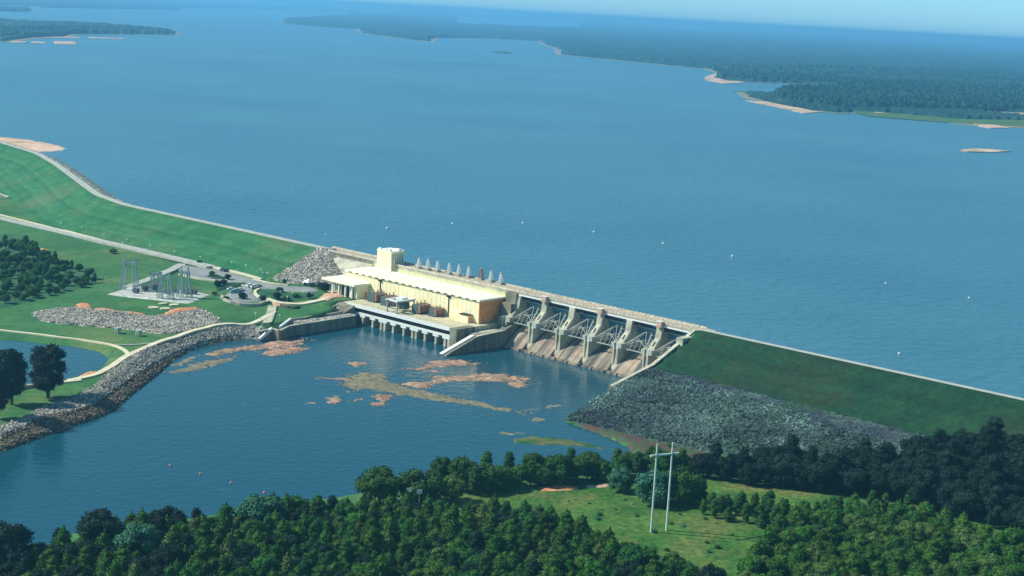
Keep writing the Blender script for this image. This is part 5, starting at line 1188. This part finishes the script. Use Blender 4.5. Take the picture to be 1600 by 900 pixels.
for i, (x, y) in enumerate([(418, 458), (430, 467), (438, 464.5), (449, 472), (457.5, 465.5), (475, 464.5), (490.5, 462.5), (487, 467.5), (399, 499), (437, 502), (425, 504), (428, 444)]):
    post(x, y, '%s white globe lamp %s, counted from left' % (SN[i if i < 8 else i - 8], 'in the planting bed' if i < 8 else 'on the lawn and lot around the stairs'), 'white globe lamps near the powerhouse entrance', 2.6, .4, 'globe_lamp', 'lamp')
# pale slabs, footings
for i, (x, y) in enumerate(Z3([(360, 445), (432, 452), (488, 428), (418, 421)])):
    p = unH(x, y, 7); o = empty('concrete_pad', tuple(p), ['leftmost', 'lowest', 'rightmost', 'faint uppermost'][i] + ' of four pale pads on the lawn below the switchyard', 'pad', 'pale pads on the lawn', .3 * i)
    mb = MB(); mb.prism([(math.cos(a) * 2.6, math.sin(a) * 1.9) for a in np.linspace(0, 6.28, 9)[:-1]], 0.0, .55, lambda a, p_, q: (p_, q, a)); mb.build('slab', M['path'] if i < 3 else M['concrete'], o)
for i, (x, y) in enumerate([(184.5, 521), (217, 525)]):
    p = unH(x, y, 5); o = empty('gauge_hut', tuple(p), ['left', 'right'][i] + ' one of two small concrete huts on the lawn by the riprap band', 'hut', 'small concrete huts on the lawn', AXANG)
    mb = MB(); mb.box(-1, 1, -1, 1, -.3, 2.4); mb.build('wall', M['concrete'], o); mb = MB(); mb.box(-1.25, 1.25, -1.25, 1.25, 2.4, 2.75); mb.build('roof', M['galv'], o)
    mb = MB(); mb.box(-.4, .4, -1.08, -1.0, 0, 1.9); mb.build('door', M['dark'], o)
for x, y, h, l in [(1083, 783, 2.2, 'small white sign at the thicket edge right of the H-frame'), (638, 800, 7.5, 'left of two small white signs among the pines'), (654, 803, 7.5, 'right of two small white signs among the pines'), (1421, 778, 9, 'small white sign among the dark trees')]:
    p = unH(x, y, 5); o = empty('white_sign', tuple(p), l, 'sign', None, .2)
    mb = MB(); mb.bar((0, 0, -.5), (0, 0, h), .1); mb.build('post', M['steelgrey'], o); mb = MB(); mb.box(-.8, .8, -.12, -.02, h - 1.0, h + .3); mb.build('panel', M['white'], o)
# pale gutter and kerbs
ribbon('gutter', [(-20, 330.5), (0, 336), (60, 351), (120, 366.5), (180, 382)], 1.7, M['path'], 0.5, label='pale concrete gutter above the left road')
ribbon('kerb', [(310, 416.5), (337, 418.5), (346, 422)], 1.6, M['path'], 0.75, label='pale kerb along the top of the parking lot')
ribbon('kerb', [(356, 424), (378, 429), (409, 438)], 1.5, M['path'], 0.75, label='long pale kerb at the foot of the embankment')
ribbon('kerb', [(396, 438), (425, 445), (450, 447)], 1.2, M['path'], 0.85, label='pale kerb toward the stone cone')
ribbon('kerb', Z3([(520, 238), (600, 262), (700, 275), (800, 285)]), 1.2, M['path'], 0.75, label='pale kerb along the lower side of the parking lot')
ribbon('kerb', Z3([(1020, 332), (980, 338), (985, 360), (1020, 384)]), 1.4, M['path'], 0.9, label='curved pale kerb at the tip of the planting bed')
rwl = PX(Z3([(785, 378), (805, 402), (850, 418), (900, 430), (960, 434), (1020, 430), (1060, 415)]))
rt = empty('stone_retaining_wall', (0, 0, 0), 'low curved stone wall around the lower end of the parking lot', 'wall')
wallseg([tuple(p) for p in rwl], 5.5, [h1(*p) + 1.3 for p in rwl], 1.0, M['concrete'], 'wall', rt)
rt2 = empty('stone_retaining_wall', (0, 0, 0), 'brownish stone wall under the cream promenade', 'wall')
rwl = PX(Z7([(860, 500), (940, 520), (1020, 528), (1080, 515)])); wallseg([tuple(p) for p in rwl], 5.0, [h1(*p) + 1.2 for p in rwl], .8, M['mud'], 'wall', rt2)
# parked cars
def car():
    o = empty('parked_car', (0, 0, 0))
    pr = [(-2.2, .35), (-2.25, .8), (-1.9, .95), (1.1, 1.0), (2.1, .8), (2.25, .4)]
    mb = MB(); mb.prism(pr, -.85, .85, lambda a, p, q: (p, a, q)); b = mb.build('body', M['carwhite'], o)
    mb = MB(); mb.prism([(-1.6, .95), (-1.2, 1.42), (.3, 1.45), (1.0, .99)], -.74, .74, lambda a, p, q: (p, a, q)); mb.build('windows', M['glass'], o)
    mb = MB(); mb.prism([(-1.15, 1.42), (-1.1, 1.5), (.25, 1.52), (.3, 1.45)], -.72, .72, lambda a, p, q: (p, a, q)); mb.build('roof', M['carwhite'], o)
    for x in (-1.4, 1.4):
        for y in (-.8, .8):
            mb = MB(); mb.bar((x, y - .1, .33), (x, y + .1, .33), .34, .34, 10); mb.build('wheel', M['black'], o)
    return o
c0 = car(); ck_ = kids(c0)
CARS = [(366, 459, 'carblue', 'teal car parked nearest the hedge'), (371, 457.5, 'carblue', 'teal car second from the hedge end'), (376, 456, 'carwhite', 'white car beside the two teal cars'), (362, 455, 'carwhite', 'white car half behind the hedge tree'), (398, 451, 'carwhite', 'white car alone near the lot middle'), (391, 449.5, 'carwhite', 'white car parked against the hedge strip'),
        (350, 424.5, 'xfmr_d', 'dark car at the embankment side of the lot'), (354, 425.5, 'xfmr_d', 'second dark car at the embankment side of the lot'), (478, 444.5, 'carwhite', 'white car parked under the stone cone'), (497, 441, 'carwhite', 'white car parked beside the canopy')]
for i, (x, y, m, l) in enumerate(CARS):
    p = unH(x, y, 9.3); o = copy_tree(c0, ck_, (p[0], p[1], p[2] + .55), AXANG + 1.2 + .2 * (i % 3), 1.05, l, 'cars parked by the powerhouse'); o['category'] = 'car'
    if m != 'carwhite':
        for c in kids(o):
            if c.name.split('.')[0] in ('body', 'roof'): c.data = c.data.copy(); c.data.materials[0] = M[m]
for c in ck_: bpy.data.objects.remove(c)
bpy.data.objects.remove(c0)
tp = empty('white_tent', tuple(unH(482, 447, 9.3)), 'small white pointed tent on the lot below the stone cone', 'tent', None, AXANG)
mb = MB(); mb.bar((0, 0, 2.2), (0, 0, 4.0), 3.2, .1, 4); mb.build('canopy', M['white'], tp); mb = MB(); [mb.bar((a, b, 0), (a, b, 2.3), .08) for a in (-2, 2) for b in (-2, 2)]; mb.build('frame', M['steelgrey'], tp)
# footbridge with openings at the pond outlet
wr = empty('outlet_weir', (0, 0, 0), 'small concrete outlet weir with four dark openings between pond and tailwater', 'weir')
a = un(95, 600, 3.8); b = un(121, 597, 3.8); a[2] = b[2] = 0; dv = (b - a); Lw = np.linalg.norm(dv); dv /= Lw; nv = np.array([dv[1], -dv[0], 0]); nv = nv if nv[1] < 0 else -nv
g = lambda u, w, z: tuple(a + dv * u + nv * w + [0, 0, z])
mb = MB(); mb.box(-2, Lw + 2, -2.2, 0, 3.6, 4.4, g); mb.build('walkway', M['path'], wr)
for k in range(5): mb = MB(); mb.box(k * Lw / 4 - .5, k * Lw / 4 + .5, -1.8, 1.2, -1, 3.6, g); mb.build('pier', M['concrete'], wr)
mb = MB(); mb.box(0, Lw, -1.6, -1.2, -1, 3.6, g); mb.build('opening_shade_panel', M['dark'], wr)  # solid dark panel between the piers stands in for shaded openings
mb = MB(); mb.prism([(1.2, 1.9), (12, .4), (12, -1), (1.2, -1)], 0, Lw, lambda u, w, z: g(u, w, z)); mb.build('apron', M['mud'], wr)
mb = MB(); mb.prism([(1.2, 3.0), (14, .9), (14, -1), (1.2, -1)], -1.6, -.7, lambda u, w, z: g(u, w, z)); mb.build('side_wall', M['concrete'], wr)
fb = empty('footbridge', (0, 0, 0), 'low pale footbridge behind the two tall dark trees at the pond', 'footbridge')
P_ = [un(x, y, 4.2) for x, y in ((93, 599), (60, 601.5), (24, 606), (-20, 613))]; mb = MB()
for i in range(3):
    mb.bar(P_[i], P_[i + 1], .9); mb.bar(P_[i] + [0, 0, 1.2], P_[i + 1] + [0, 0, 1.2], .08)
mb.build('deck', M['concrete'], fb)
for i in range(9):
    q = P_[0] + (P_[2] - P_[0]) * i / 8; mb = MB(); mb.bar(q - [0, 0, 4], q, .4); mb.build('pier', M['concrete_dk'], fb)

# ------------------------------------------------------------------ haze
hm = bpy.data.materials.new('haze'); hm.use_nodes = True; N = hm.node_tree.nodes; N.clear()
pv = N.new('ShaderNodeVolumePrincipled'); pv.inputs['Color'].default_value = (0.22, 0.62, 1.0, 1); pv.inputs['Density'].default_value = HAZE; pv.inputs['Anisotropy'].default_value = 0.2
ou = N.new('ShaderNodeOutputMaterial'); hm.node_tree.links.new(pv.outputs[0], ou.inputs['Volume'])
mb = MB(); mb.box(-61000, 61000, -31000, 71000, -9, 175); hz_ = mb.build('haze', hm); hz_['kind'] = 'stuff'; hz_['label'] = 'blue haze in the air over the lake and woods'; hz_['category'] = 'haze'
